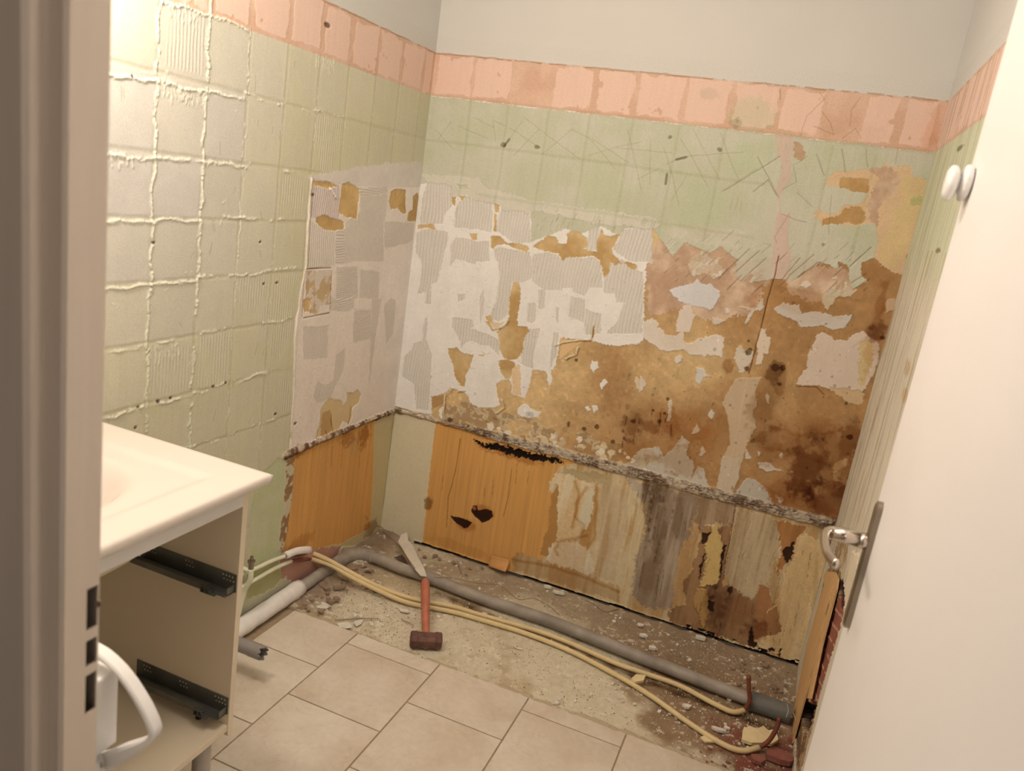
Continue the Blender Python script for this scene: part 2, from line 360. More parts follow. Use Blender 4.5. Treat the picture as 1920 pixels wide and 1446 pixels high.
for p, c in (([(780, 640), (800, 620), (830, 600), (840, 640), (830, 700), (830, 785), (785, 780)], (212, 178, 132)), ([(1050, 460), (1130, 475), (1180, 480), (1120, 530), (1050, 580)], (210, 170, 118)),
             ([(630, 380), (690, 380), (740, 370), (700, 420), (650, 400)], (212, 182, 138)), ([(330, 790), (400, 785), (400, 830), (335, 860)], (170, 130, 80))):
    bw.poly(Z5, p, k_flat, warp=.003, col=c, h=.0012)
# white flakes left on the board
for p in ([(820, 600), (890, 640), (890, 690), (870, 760), (850, 810), (835, 780), (830, 700)], [(560, 570), (650, 565), (700, 600), (712, 690), (690, 720), (700, 800), (690, 850), (620, 840), (545, 830), (530, 780), (520, 680), (540, 640)],
          [(815, 850), (850, 830), (900, 860), (950, 880), (930, 910), (840, 905), (810, 880)], [(1225, 590), (1260, 590), (1265, 630), (1240, 655), (1225, 630)], [(1270, 720), (1300, 690), (1320, 710), (1280, 755)],
          [(1225, 845), (1260, 840), (1265, 870), (1240, 885)], [(1195, 850), (1215, 845), (1220, 870), (1200, 880)], [(970, 640), (1000, 640), (1005, 700), (985, 730)], [(960, 745), (975, 745), (970, 770)],
          [(505, 860), (540, 840), (530, 930), (515, 930)], [(370, 860), (395, 850), (385, 920), (375, 910)], [(610, 910), (700, 905), (700, 915), (620, 930)], [(1195, 480), (1240, 470), (1420, 500), (1500, 500), (1520, 470), (1520, 440), (1300, 440)]):
    bw.poly(Z5, p, k_white, warp=.004)
for p in ([(1480, 680), (1530, 720), (1500, 770), (1470, 720)], [(880, 990), (920, 990), (915, 1040), (880, 1030)], [(600, 540), (640, 560), (620, 560)]): bw.poly(Z5, p, k_flat, warp=.005, col=(205, 180, 140), h=.001)
# mottled crumbling band just above the ledge
s = bw; m = (U > .22) & (U < .95) & (V < .66 + .05 * (s.big - .5) - .02 * (U - .5)) & (V > .5) & (V - .07 * (s.mid - .5) < .655)
c, h = k_mottle(s, (slice(None), slice(None)), a=(198, 172, 132), b=(168, 134, 90)); mm = m & (sst(s.mid, .40, .5) > .5); s.c[mm] = c[mm]; s.h[mm] = h[mm]
# pale shapes of the right half
for p, kw in (([(285, 330), (420, 290), (520, 260), (550, 225), (600, 270), (680, 270), (770, 340), (775, 400), (720, 490), (680, 520), (580, 500), (500, 480), (430, 460), (370, 430), (370, 405), (330, 390)], dict(col=(206, 194, 178))),
              ([(35, 640), (80, 620), (110, 605), (190, 650), (170, 700), (230, 730), (240, 770), (350, 770), (390, 740), (420, 740), (430, 820), (480, 850), (540, 820), (640, 780), (740, 760), (815, 790), (800, 990), (740, 975), (650, 965), (620, 995), (590, 960), (490, 960), (430, 900), (300, 930), (180, 900), (110, 850), (35, 800)], dict(col=(214, 192, 165))),
              ([(375, 540), (420, 520), (430, 480), (500, 475), (510, 560), (545, 575), (500, 650), (480, 740), (350, 740), (345, 680), (370, 600)], dict(col=(214, 190, 164))),
              ([(710, 590), (780, 620), (830, 625), (770, 660), (740, 670), (710, 650)], dict(col=(204, 182, 156))), ([(820, 515), (855, 515), (855, 560), (825, 560)], dict(col=(210, 190, 165))),
              ([(960, 480), (1060, 500), (1110, 490), (1150, 460), (1190, 405), (1200, 430), (1190, 520), (1110, 530), (1030, 660), (1000, 650), (1060, 540), (1010, 510)], dict(col=(204, 184, 160))),
              ([(920, 950), (960, 865), (1000, 880), (1010, 940), (1060, 900), (1090, 920), (1090, 1000), (1000, 1130), (960, 1130), (905, 990)], dict(col=(206, 184, 154))),
              ([(1170, 700), (1220, 705), (1235, 780), (1270, 800), (1245, 930), (1190, 940), (1180, 1050), (1110, 1050), (1140, 860)], dict(col=(212, 186, 154))),
              ([(545, 1090), (620, 1100), (650, 1160), (690, 1165), (620, 1180), (590, 1245), (540, 1220)], dict(col=(206, 190, 168))),
              ([(0, 1150), (55, 1240), (30, 1300), (0, 1320)], dict(col=(214, 190, 160))), ([(755, 155), (790, 145), (795, 195), (760, 200)], dict(col=(210, 188, 158))),
              ([(340, 990), (380, 960), (430, 980), (400, 1030), (350, 1050)], dict(col=(214, 192, 168)))):
    bw.poly(ZF, p, k_white, warp=.004, **kw)
bw.poly(ZF, [(460, 80), (500, 50), (700, 60), (800, 0), (720, 120), (690, 200), (600, 150), (500, 180)], k_mottle, a=(212, 194, 164), b=(200, 172, 138), h=.0010)
for p, kw in (([(620, 290), (660, 245), (720, 250), (735, 290), (690, 325)], dict(col=(212, 188, 160))), ([(835, 420), (880, 330), (930, 300), (1000, 330), (1080, 320), (1140, 360), (1120, 400), (1000, 390), (960, 410), (920, 480), (890, 530), (850, 490)], dict(col=(200, 176, 142))),
              ([(355, 520), (440, 460), (620, 480), (640, 560), (760, 530), (950, 580), (1130, 570), (1100, 640), (1060, 700), (940, 715), (830, 680), (620, 700), (600, 640), (540, 610), (420, 570)], dict(col=(198, 180, 156))),
              ([(780, 760), (830, 740), (930, 780), (950, 815), (1070, 820), (1120, 760), (1230, 730), (1290, 780), (1390, 840), (1390, 1000), (1340, 1150), (1240, 1300), (1220, 1345), (1100, 1340), (930, 1300), (790, 1250), (640, 1260), (580, 1250), (640, 1150), (690, 1080), (690, 980), (750, 860)], dict(col=(206, 180, 152))),
              ([(920, 215), (975, 185), (975, 230)], dict(col=(208, 186, 158))), ([(1055, 260), (1075, 260), (1080, 310), (1060, 310)], dict(col=(212, 190, 160))), ([(1450, 440), (1500, 400), (1560, 420), (1540, 540), (1490, 520), (1455, 555)], dict(col=(196, 160, 120)))):
    bw.poly(ZE, p, k_white, warp=.004, **kw)
bw.poly(ZE, [(1180, 830), (1290, 800), (1330, 860), (1330, 1000), (1290, 1150), (1230, 1280), (1180, 1200), (1200, 1000)], k_flat, warp=.008, col=(200, 170, 118), h=.0012)
bw.poly(ZE, [(900, 1270), (1100, 1300), (1240, 1290), (1220, 1440), (1090, 1420), (960, 1340)], k_flat, warp=.006, col=(196, 162, 116), h=.0011)
for p, kw in (([(550, 690), (690, 680), (650, 760), (660, 850), (640, 870), (655, 970), (620, 1020), (600, 1080), (560, 1200), (550, 1260), (510, 1350), (430, 1330), (450, 1200), (470, 1130), (510, 1050), (490, 900), (465, 830), (500, 750)], dict(col=(192, 162, 124))),
              ([(460, 1120), (550, 1140), (560, 1250), (510, 1350), (430, 1330)], dict(col=(196, 172, 138))),
              ([(380, 900), (400, 865), (420, 890), (400, 925)], {}), ([(290, 1000), (315, 945), (335, 985), (300, 1005)], {}), ([(330, 1120), (350, 1070), (370, 1100), (350, 1125)], {}), ([(785, 1110), (805, 1110), (805, 1145), (785, 1140)], {}),
              ([(162, 815), (182, 810), (170, 930), (152, 925)], {}), ([(660, 1100), (675, 1105), (670, 1135)], {}), ([(600, 1080), (630, 1140), (590, 1140)], {}), ([(705, 780), (730, 780), (725, 835), (710, 820)], {}),
              ([(520, 1370), (560, 1300), (600, 1250), (650, 1260), (690, 1290), (720, 1330), (740, 1400), (830, 1410), (850, 1440), (700, 1430), (500, 1380)], dict(col=(184, 168, 142))),
              ([(0, 1090), (100, 1070), (130, 1130), (180, 1090), (240, 1010), (280, 1050), (260, 1120), (300, 1160), (310, 1190), (280, 1270), (330, 1180), (360, 1200), (380, 1290), (430, 1330), (300, 1300), (200, 1270), (0, 1225), (-150, 1190), (-60, 1160)], dict(col=(190, 174, 148))),
              ([(660, 1165), (720, 1160), (760, 1195), (810, 1210), (720, 1215), (670, 1190)], {}), ([(840, 1215), (870, 1215), (870, 1225)], {}), ([(970, 1245), (1015, 1262), (1010, 1268)], {}), ([(770, 1360), (800, 1360), (805, 1380), (780, 1395)], {})):
    bw.poly(Z6, p, k_white, warp=.003, **{**dict(col=(200, 180, 152)), **kw})
bw.poly(Z6, [(1090, 1170), (1150, 1140), (1200, 1150), (1180, 1290), (1110, 1310), (1080, 1250)], k_flat, warp=.005, col=(184, 148, 98), h=.001)
# green upper area with its ragged lower edge, cut back with a scraper
GP = [(788, 345), (855, 340), (880, 345), (915, 372), (930, 380), (993, 388), (997, 420), (996, 455), (1027, 443), (1060, 430), (1090, 437), (1127, 425), (1160, 440), (1172, 428), (1225, 430), (1240, 450), (1262, 480), (1285, 455), (1320, 470), (1330, 475), (1350, 462), (1363, 473), (1385, 488), (1376, 512), (1400, 520), (1427, 500), (1405, 532), (1447, 522), (1475, 522), (1490, 508), (1478, 530), (1537, 490), (1557, 497), (1573, 508), (1572, 488), (1590, 500), (1600, 540), (1630, 523), (1613, 507), (1617, 492), (1640, 483), (1700, 440), (1760, 292), (1757, 287), (807, 180)]
bw.poly(FULL, GP, k_green, warp=.0035)
bw.poly(ZE, [(480, 0), (810, 40), (700, 130), (590, 215), (600, 190), (520, 195), (440, 215), (300, 235), (200, 215), (150, 170), (60, 250), (0, 200), (0, 60)], k_green, warp=.002, a=(182, 168, 138), b=(190, 172, 144))
bw.poly(ZE, [(1090, 130), (1210, 120), (1215, 190), (1280, 185), (1290, 235), (1130, 330), (1100, 240)], k_green, warp=.002)
# pale smear between the green and the combed glue
bw.poly(Z2, [(30, 800), (220, 815), (350, 830), (400, 880), (640, 945), (1000, 1005), (1330, 1040), (1390, 1090), (1340, 1110), (1000, 1080), (690, 1010), (660, 1000), (640, 1030), (600, 1010), (480, 1000), (460, 960), (430, 960), (330, 950), (280, 925), (205, 930), (200, 870), (150, 850), (60, 850)], k_white, warp=.006, col=(200, 186, 158), h=.0019)
bw.poly(Z2, [(225, 860), (290, 865), (290, 890), (240, 890)], k_flat, warp=.004, col=(186, 180, 142))
bw.poly(Z2, [(1380, 1120), (1600, 1090), (1850, 1130), (1800, 1220), (1640, 1190), (1500, 1180)], k_green, warp=.008, a=(188, 174, 142), b=(198, 184, 156))
# yellowed strip and losses on the right of the green
bw.poly(Z3, [(800, 765), (850, 735), (1040, 712), (1100, 700), (1150, 680), (1180, 710), (1230, 690), (1290, 700), (1310, 760), (1400, 780), (1370, 900), (1350, 930), (1330, 1100), (1260, 1200), (1260, 1310), (1190, 1300), (1130, 1265), (1080, 1210), (1100, 1110), (1080, 1030), (1040, 1020), (970, 1040), (880, 1010), (790, 1010), (740, 970), (760, 930), (860, 970), (900, 920), (1010, 900), (1040, 860), (920, 820), (810, 800)], k_flat, warp=.006, col=(204, 168, 124), h=.0009)
bw.poly(Z3, [(1240, 720), (1310, 760), (1400, 790), (1370, 900), (1350, 930), (1330, 1020), (1290, 1090), (1250, 1200), (1190, 1290), (1110, 1210), (1130, 1090), (1180, 1000), (1220, 900)], k_flat, warp=.008, col=(202, 170, 118), h=.0011)
bw.poly(Z3, [(1270, 880), (1350, 870), (1340, 915), (1280, 915)], k_flat, warp=.006, col=(176, 162, 104), h=.0012)
for p in ([(885, 760), (1045, 770), (1045, 855), (960, 840), (885, 815)], [(900, 935), (990, 915), (1025, 950), (1020, 1010), (970, 1035), (930, 1005), (870, 1020), (790, 1020), (790, 985), (880, 980)]):
    bw.poly(Z3, p, k_board, warp=.005, a=(176, 138, 88), b=(164, 124, 74))
bw.poly(Z3, [(1040, 700), (1100, 760), (1050, 860), (1040, 1000), (1090, 1040), (1110, 900), (1190, 850), (1230, 760), (1150, 690)], k_pinkb, warp=.008)
bw.poly(Z3, [(1010, 1235), (1130, 1260), (1195, 1300), (1185, 1440), (1120, 1440), (1000, 1290)], k_board, warp=.005, a=(164, 124, 76), b=(150, 106, 62))
# pink jointing strip down through the green
bw.poly(Z3, [(530, 515), (620, 530), (605, 700), (620, 760), (560, 830), (545, 960), (600, 965), (590, 1100), (605, 1180), (585, 1330), (500, 1330), (510, 1130), (520, 1000), (545, 900), (530, 820), (560, 700), (530, 600)], k_white, warp=.004, col=(198, 168, 142), h=.0017)
bw.poly(Z3, [(620, 560), (680, 560), (690, 620), (660, 670), (620, 640)], k_pinkb, warp=.006)
bw.poly(Z3, [(640, 540), (740, 560), (760, 640), (700, 640)], k_green, warp=.003)
bw.blot(1410, 215, 55, 40, (.80, .97, .86), .8, nz=.5); bw.blot(1330, 175, 25, 14, (.8, .86, .85), .6)
bw.blot(1380, 232, 12, 10, (.6, .65, .6), .6); bw.blot(1600, 250, 70, 30, (.92, .9, .88), .6); bw.blot(1750, 240, 18, 60, (.92, .80, .72), .8)
# brighter mint cast of the middle
bw.blot(1130, 360, 60, 60, (.96, 1.0, .93), .8, nz=.4); bw.blot(1310, 390, 70, 60, (.95, 1.0, .92), .8, nz=.4); bw.blot(1480, 300, 140, 60, (.96, 1.0, .94), .7, nz=.4); bw.blot(1400, 300, 50, 40, (.93, .99, .92), .7, nz=.5)
# tile seams and scratches in the green
gmask = (V < H2) & (V > 1.2)
for x, y0, y1 in ((.166, 1.785, 1.30), (.317, 1.785, 1.36), (.473, 1.785, 1.36), (.625, 1.785, 1.34), (.778, 1.785, 1.32), (.939, 1.785, 1.28), (1.093, 1.785, 1.24), (1.43, 1.77, 1.25), (1.56, 1.76, 1.25)):
    bw.line([(x, y0), (x + .002, (y0 + y1) / 2), (x - .002, y1 + .06)], .0045, -.0008, (.90, .92, .86), wob=.001, metric=True, soft=.9)
bw.line([(.0, 1.626), (.45, 1.630), (1.25, 1.628)], .005, -.0007, (.89, .91, .85), wob=.002, metric=True, soft=.9)
bw.line([(.25, 1.455), (.8, 1.458), (1.25, 1.455)], .005, -.0006, (.91, .92, .87), wob=.003, metric=True, soft=.9)
bw.line([(1.36, 1.31), (1.62, 1.31)], .005, -.0006, (.91, .92, .87), wob=.003, metric=True, soft=.9)
bw.line([(0, H2 + .001), (.5, H2), (W, H2 - .002)], .005, -.0006, (.90, .88, .84), wob=.003, metric=True, soft=.9)
for q in ([(600, 475), (760, 600), (920, 715)], [(875, 548), (980, 600), (1120, 770)], [(710, 690), (830, 590), (875, 548)], [(440, 500), (560, 560), (700, 655)], [(550, 695), (690, 550)], [(990, 600), (1200, 740)],
          [(1190, 550), (1225, 700), (1268, 890)], [(960, 700), (1120, 650), (1270, 620)], [(1130, 655), (1440, 680)], [(1320, 610), (1315, 860)], [(1245, 830), (1460, 720), (1540, 700), (1840, 675)], [(1395, 650), (1440, 800), (1480, 970)],
          [(1490, 600), (1560, 720), (1640, 870)], [(1560, 550), (1640, 700), (1710, 835)], [(1715, 570), (1760, 700), (1815, 830)], [(1720, 895), (1920, 770)], [(330, 485), (440, 540)], [(110, 550), (215, 665)], [(430, 490), (450, 620)], [(1440, 950), (1520, 810)],
          [(500, 640), (600, 500)], [(120, 610), (200, 505)], [(240, 530), (400, 600)], [(1765, 1000), (1780, 945)], [(1795, 1000), (1812, 930)], [(1825, 1010), (1832, 950)]):
    bw.line([(780 + a / 3, 60 + b / 3) for a, b in q], .0012, -.0007, (.80, .78, .68), wob=.002, soft=.7, gap=.3)
for q in ([(420, 640), (540, 870)], [(230, 835), (550, 640)], [(395, 840), (480, 775)], [(750, 625), (795, 745)], [(895, 600), (915, 730)], [(480, 775), (530, 860)], [(550, 260), (550, 320)]):
    bw.line([(1280 + a / 3, 80 + b / 3) for a, b in q], .0013, -.0010, (.62, .58, .5), wob=.002, soft=.7, gap=.3)
for q in ([(665, 525), (700, 410), (800, 320), (770, 280)], [(560, 830), (640, 780), (620, 690), (700, 640)], [(640, 840), (730, 920)], [(545, 960), (640, 1000), (700, 1010)], [(740, 470), (850, 520), (830, 450), (780, 390)], [(900, 540), (970, 480), (1000, 540)], [(450, 1130), (500, 1140), (440, 1180)],
          [(940, 470), (950, 380), (1000, 310)], [(1210, 600), (1200, 680)], [(1030, 590), (1040, 700)], [(600, 960), (520, 1090), (530, 1130)], [(820, 1080), (835, 860)]):
    bw.line([(1280 + a / 3, 80 + b / 3) for a, b in q], .0011, -.0008, (.72, .68, .6), wob=.003, soft=.6)
for q in ([(940, 1260), (1060, 1150)], [(200, 1330), (375, 1160)], [(300, 1290), (430, 1170)], [(330, 1340), (470, 1210)], [(600, 1310), (740, 1190)], [(650, 1320), (760, 1235)], [(560, 1330), (660, 1210)], [(250, 1390), (330, 1310)], [(960, 1390), (1050, 1330)], [(950, 1350), (1030, 1300)]):
    bw.line([(1280 + a / 3, 80 + b / 3) for a, b in q], .0016, -.0012, (.62, .55, .45), wob=.001, soft=.5)
for q in ([(1465, 718), (1520, 705)], [(1405, 855), (1412, 800)], [(495, 645), (525, 605)]): bw.line([(780 + a / 3, 60 + b / 3) for a, b in q], .004, -.001, (.45, .42, .36), soft=.5)
for a, b in ((1257, 258), (1351, 281), (945, 270), (1008, 275), (1543, 458)): bw.blot(a, b, 6, 5, (.45, .4, .33), .9, nz=1.2)
# long crack of the board joint
bw.line([(1460, 480), (1452, 520), (1440, 560), (1428, 610), (1412, 670), (1404, 700)], .0020, -.002, (.42, .28, .2), wob=.002)
bw.line([(1404, 700), (1392, 760), (1378, 840), (1368, 880)], .0016, .0012, (1.08, 1.08, 1.08), wob=.001)
bw.line([(1545, 740), (1530, 725)], .002, -.001, (.5, .4, .3)); bw.line([(1493, 725), (1530, 726)], .0014, -.001, (.5, .4, .3))
# stains on the board
for a in ((1510, 880, 45, 75, (.50, .38, .30), 1.0, -.2), (1560, 940, 60, 50, (.56, .40, .32), .9), (1430, 770, 34, 60, (.72, .66, .60), .8), (1590, 830, 22, 50, (.62, .48, .38), .9), (1648, 620, 22, 28, (.45, .34, .30), .95), (1650, 575, 16, 60, (.66, .50, .40), .8),
          (1452, 700, 18, 26, (.45, .36, .28), .9), (1466, 715, 12, 34, (.6, .5, .4), .7), (1366, 690, 16, 18, (.60, .46, .34), .9), (1185, 800, 26, 34, (.50, .40, .32), .9), (1218, 800, 24, 16, (.52, .38, .28), .8), (1250, 790, 34, 34, (.72, .56, .42), .8),
          (1270, 860, 60, 40, (.78, .62, .48), .8), (1440, 840, 30, 60, (.74, .66, .58), .8), (1530, 800, 60, 30, (.82, .74, .64), .8), (1480, 920, 60, 40, (.72, .56, .44), .8), (1590, 905, 26, 60, (.60, .44, .36), .85), (1330, 820, 40, 50, (.84, .70, .55), .8),
          (1510, 590, 90, 24, (.9, .86, .82), .6), (1500, 560, 100, 30, (.86, .76, .64), .6), (1410, 560, 40, 30, (.84, .72, .58), .6), (1280, 640, 50, 26, (.9, .86, .8), .5), (1340, 560, 60, 60, (.94, .92, .9), .5), (960, 880, 90, 20, (.8, .7, .58), .5), (1130, 850, 90, 30, (.82, .72, .6), .6),
          (1420, 545, 14, 50, (.85, .7, .55), .6)):
    bw.blot(*a[:5], a[5], a[6] if len(a) > 6 else 0)
for a, b, r in ((1452, 690, 6), (1405, 660, 7), (1400, 690, 6), (1404, 640, 4), (1252, 748, 4), (1353, 720, 3), (1225, 770, 5), (1236, 790, 5), (1246, 775, 4), (1066, 797, 6), (1095, 805, 4), (1120, 800, 5), (1150, 828, 6), (1170, 822, 6), (1187, 790, 7), (842, 787, 6), (878, 798, 4), (1080, 675, 3), (1064, 671, 3), (1548, 607, 4), (1587, 757, 6), (1593, 820, 5), (1655, 632, 6), (1470, 690, 5), (1462, 720, 4)):
    bw.blot(a, b, r, r, (.25, .18, .13), .9, nz=1.4, edge=.3)
# curled torn edges above the ledge
for q in ([(1040, 648), (1060, 640), (1108, 636), (1112, 610)], [(1060, 672), (1078, 664), (1085, 650)], [(840, 790), (832, 770), (835, 740), (848, 728)], [(870, 730), (858, 735)], [(935, 615), (948, 608), (952, 600)], [(912, 600), (922, 618), (938, 612)], [(930, 775), (945, 765), (940, 750)]):
    bw.line(q, .0024, .003, (1, 1, 1), col=(214, 190, 150), wob=.006, gap=.35)
    bw.line([(a + 2, b + 3) for a, b in q], .002, -.001, (.55, .46, .36), wob=.006, gap=.35)
rf = random.Random(31)
for i in range(150):
    x, y = rf.uniform(1215, 1600), rf.uniform(560, 940); bw.blot(x, y, rf.uniform(1.2, 3.2), rf.uniform(1.2, 4), [rf.choice((1.22, 1.28, .6, .5, .72))] * 3, .8, nz=1.2, edge=.3, dh=.0006)
for i in range(90):
    x, y = rf.uniform(800, 1200), rf.uniform(700, 880); bw.blot(x, y, rf.uniform(1.2, 5), rf.uniform(1.2, 5), [rf.choice((1.2, 1.15, .66, .78))] * 3, .8, nz=1.2, edge=.3, dh=.0006)
for i in range(60):
    x, y = rf.uniform(770, 1190), rf.uniform(480, 750); L_ = rf.uniform(2, 9); bw.line([(x, y), (x + L_, y + rf.uniform(-1, 3))], .0012, -.0006, (.82, .8, .77), wob=.002)
for i in range(70):                                   # nicks and fibres lifting along the scraped edges
    x = rf.uniform(1240, 1640); y = 470 + rf.uniform(-25, 70) + (x > 1400) * 15; L_ = rf.uniform(5, 22); bw.line([(x, y), (x + L_, y - L_ * .9)], rf.uniform(.0008, .0018), rf.choice((.0012, -.0008)), [rf.choice((1.12, .8, .7))] * 3, wob=.002)
for i in range(40):
    x = rf.uniform(1000, 1230); y = 425 + rf.uniform(-18, 14); L_ = rf.uniform(4, 14); bw.line([(x, y), (x + L_ * .4, y - L_)], rf.uniform(.0008, .0016), -.0008, (.8, .78, .72), wob=.002)
for i in range(95):                                   # small scabs of paint left above the ledge
    x = rf.uniform(900, 1210); y = 815 + (x - 900) * .28 - rf.uniform(6, 62) * (.5 + .5 * rf.random()); r_ = rf.uniform(2, 9)
    bw.poly(FULL, [(x + r_ * rf.uniform(.5, 1.2) * math.cos(q), y + r_ * rf.uniform(.5, 1.2) * math.sin(q)) for q in (0, 1, 2.1, 3.2, 4.2, 5.3)], k_white, warp=.003, col=rf.choice(((208, 182, 140), (196, 168, 124), (220, 200, 168), (170, 136, 92))), h=rf.choice((.0006, .0014)))
for a in ((1530, 860, 110, 80, (.80, .68, .58), .9), (1500, 950, 80, 40, (.74, .60, .48), .8), (1640, 640, 20, 90, (.82, .66, .54), .7), (1290, 800, 60, 50, (.88, .74, .6), .8), (1200, 850, 60, 24, (.84, .72, .58), .8), (1440, 740, 40, 60, (.9, .82, .74), .6)): bw.blot(*a)
for q in ([(1440, 800), (1500, 815), (1560, 812)], [(1430, 840), (1490, 850), (1560, 870)], [(1500, 800), (1495, 870)], [(1545, 815), (1535, 900)]): bw.line(q, .006, 0, (.84, .76, .68), wob=.010, soft=.95)
for a, b, c in ((1175, 782, 30), (1170, 800, 38), (1192, 800, 30), (1200, 786, 26), (1225, 765, 24), (1240, 775, 30), (1252, 770, 22), (1262, 790, 26)): bw.line([(a, b), (a - 3, b + c * .6), (a - 4, b + c)], .0022, 0, (.42, .32, .25), wob=.008, gap=.42, soft=.9)
# ---- lower part, where the bath stood
low = V < H3
zone(bw, low, k_wash)
bw.poly(FULL, [(735, 760), (822, 785), (808, 880), (795, 1035), (700, 1010)], k_flat, warp=.001, col=(205, 186, 146), h=-.001, v=.03)
bw.poly(FULL, [(818, 786), (900, 812), (1090, 866), (1048, 876), (1028, 920), (1040, 930), (1036, 1000), (1026, 1020), (1015, 1050), (980, 1045), (955, 1075), (790, 1030), (806, 880)], k_grain, warp=.002, col=(202, 146, 78))
bw.poly(ZC, [(370, 440), (385, 360), (430, 290), (500, 290), (640, 350), (700, 380), (730, 400), (760, 420), (700, 700), (650, 740), (600, 820), (430, 830), (440, 580), (440, 370), (410, 400)], k_wash, warp=0.0064, a=(204, 182, 142), b=(194, 162, 114), h=-.0022)
bw.poly(ZC, [(450, 370), (440, 830), (400, 850), (360, 960), (300, 940), (340, 800), (380, 700), (390, 480)], k_flat, warp=0.0048, col=(172, 124, 66), h=-.0028)
bw.poly(ZC, [(90, 950), (160, 920), (330, 1000), (440, 1030), (640, 1080), (900, 1180), (940, 1230), (935, 1310), (700, 1250), (400, 1150), (100, 1070)], k_wash, warp=0.0096, a=(178, 148, 104), b=(160, 122, 76))
bw.poly(ZC, [(370, 880), (460, 830), (600, 830), (650, 870), (700, 900), (740, 1090), (640, 1080), (420, 1020), (360, 1000)], k_wash, warp=0.0096, a=(202, 184, 152), b=(190, 162, 122), h=-.0022)
bw.poly(ZC, [(700, 400), (780, 400), (770, 640), (740, 800), (700, 870), (640, 860), (650, 740), (690, 660)], k_wash, warp=0.0080, a=(190, 156, 104), b=(164, 122, 70))
bw.poly(ZC, [(640, 560), (700, 420), (740, 400), (730, 560), (690, 720), (650, 740), (615, 670)], k_flat, warp=0.0064, col=(206, 188, 150), h=-.002)
for q in ([(1078, 905), (1086, 925), (1080, 960), (1072, 990)], [(1090, 1000), (1095, 985), (1078, 970), (1080, 945), (1100, 915)], [(1118, 910), (1115, 1010), (1100, 1030)], [(1148, 930), (1142, 1000), (1132, 1080)], [(1045, 1040), (1040, 1030), (1050, 1015), (1080, 1010), (1100, 1005)], [(1160, 1110), (1100, 1085), (1040, 1065), (960, 1050)], [(1158, 1100), (1160, 1120), (1156, 1130)]):
    bw.line(q, .006, 0, (.80, .66, .50), wob=.004, soft=.9)
bw.poly(ZC, [(560, 250), (800, 280), (890, 330), (880, 380), (780, 370), (640, 345), (480, 280)], k_flat, warp=0.0096, col=(176, 152, 108), h=-.0018)
bw.poly(ZC, [(780, 380), (900, 380), (1010, 440), (1000, 700), (960, 900), (900, 1150), (740, 1100), (760, 900), (780, 640)], k_wash, warp=0.0096, a=(188, 164, 124), b=(166, 134, 92), h=-.0026)
# grey weathered zone
bw.poly(ZA, [(190, 130), (700, 260), (740, 300), (660, 380), (600, 600), (540, 760), (500, 1010), (330, 1010), (230, 940), (250, 700), (330, 500), (340, 300), (240, 200)], k_wash, warp=0.0128, a=(178, 156, 126), b=(136, 112, 86), lo=.34, hi=.62)
for a in ((1232, 985, 20, 90, (.66, .60, .54), .9, .2), (1213, 960, 10, 80, (.52, .45, .38), .8, .2), (1272, 960, 16, 80, (.74, .68, .62), .9, .2), (1240, 920, 30, 34, (.66, .60, .54), .8), (1215, 1080, 20, 50, (.70, .62, .54), .7)): bw.blot(*a)
for i in range(60):
    x = random.uniform(1190, 1290); y = random.uniform(905, 1090); L_ = random.uniform(10, 60); bw.line([(x, y), (x - L_ * .07, y + L_ * .5), (x - L_ * .15, y + L_)], random.uniform(.0006, .0018), -.001, [random.uniform(.45, .85)] * 3, wob=.010, gap=.45, soft=.9)
# right, blistered zone
bw.poly(ZA, [(690, 460), (790, 480), (900, 430), (880, 700), (850, 880), (900, 870), (1060, 960), (1090, 900), (1200, 1000), (1330, 1300), (1000, 1270), (690, 1170), (500, 1120), (480, 1050), (560, 830), (640, 640)], k_wash, warp=0.0096, a=(150, 112, 74), b=(122, 86, 56))
bw.poly(ZA, [(590, 560), (690, 480), (700, 560), (640, 760), (580, 830), (600, 1000), (500, 1020), (520, 830)], k_wash, warp=0.0080, a=(184, 152, 104), b=(166, 128, 80), h=-.0018)
bw.poly(ZA, [(770, 480), (800, 440), (830, 520), (850, 600), (840, 760), (810, 850), (740, 860), (690, 870), (730, 740), (740, 560)], k_flat, warp=0.0064, col=(198, 164, 100), h=.002)
bw.poly(ZA, [(670, 880), (740, 880), (760, 980), (740, 1090), (720, 1160), (680, 1060), (640, 980)], k_flat, warp=0.0064, col=(176, 134, 78), h=.001)
bw.poly(ZA, [(700, 250), (900, 290), (960, 330), (920, 450), (800, 440), (700, 470), (660, 420)], k_wash, warp=0.0128, a=(160, 132, 98), b=(136, 106, 74))
bw.poly(ZA, [(930, 330), (1210, 410), (1230, 560), (1200, 720), (1225, 790), (1200, 960), (1160, 1045), (1180, 920), (1090, 830), (1060, 960), (920, 880), (860, 800), (880, 640), (920, 500)], k_wash, warp=0.0064, a=(184, 160, 120), b=(156, 130, 92), h=-.001)
bw.poly(ZA, [(1210, 420), (1420, 470), (1350, 560), (1300, 700), (1220, 800), (1240, 640)], k_wash, warp=0.0080, a=(164, 114, 64), b=(146, 98, 54))
bw.poly(ZA, [(1350, 540), (1420, 510), (1540, 560), (1550, 700), (1500, 900), (1440, 1120), (1390, 1400), (1100, 1280), (1060, 1230), (1120, 1060), (1210, 980), (1290, 740), (1340, 640)], k_wash, warp=0.0064, a=(212, 182, 132), b=(198, 164, 112), h=-.0016)
bw.blot(1452, 1120, 16, 90, (.80, .66, .50), .9, .2); bw.blot(1530, 1090, 8, 70, (.78, .76, .66), .8, .2)
bw.poly(ZA, [(1090, 850), (1160, 880), (1180, 960), (1150, 1060), (1210, 1000), (1260, 1180), (1060, 1230), (1080, 1000)], k_wash, warp=0.0064, a=(160, 112, 70), b=(144, 98, 60))
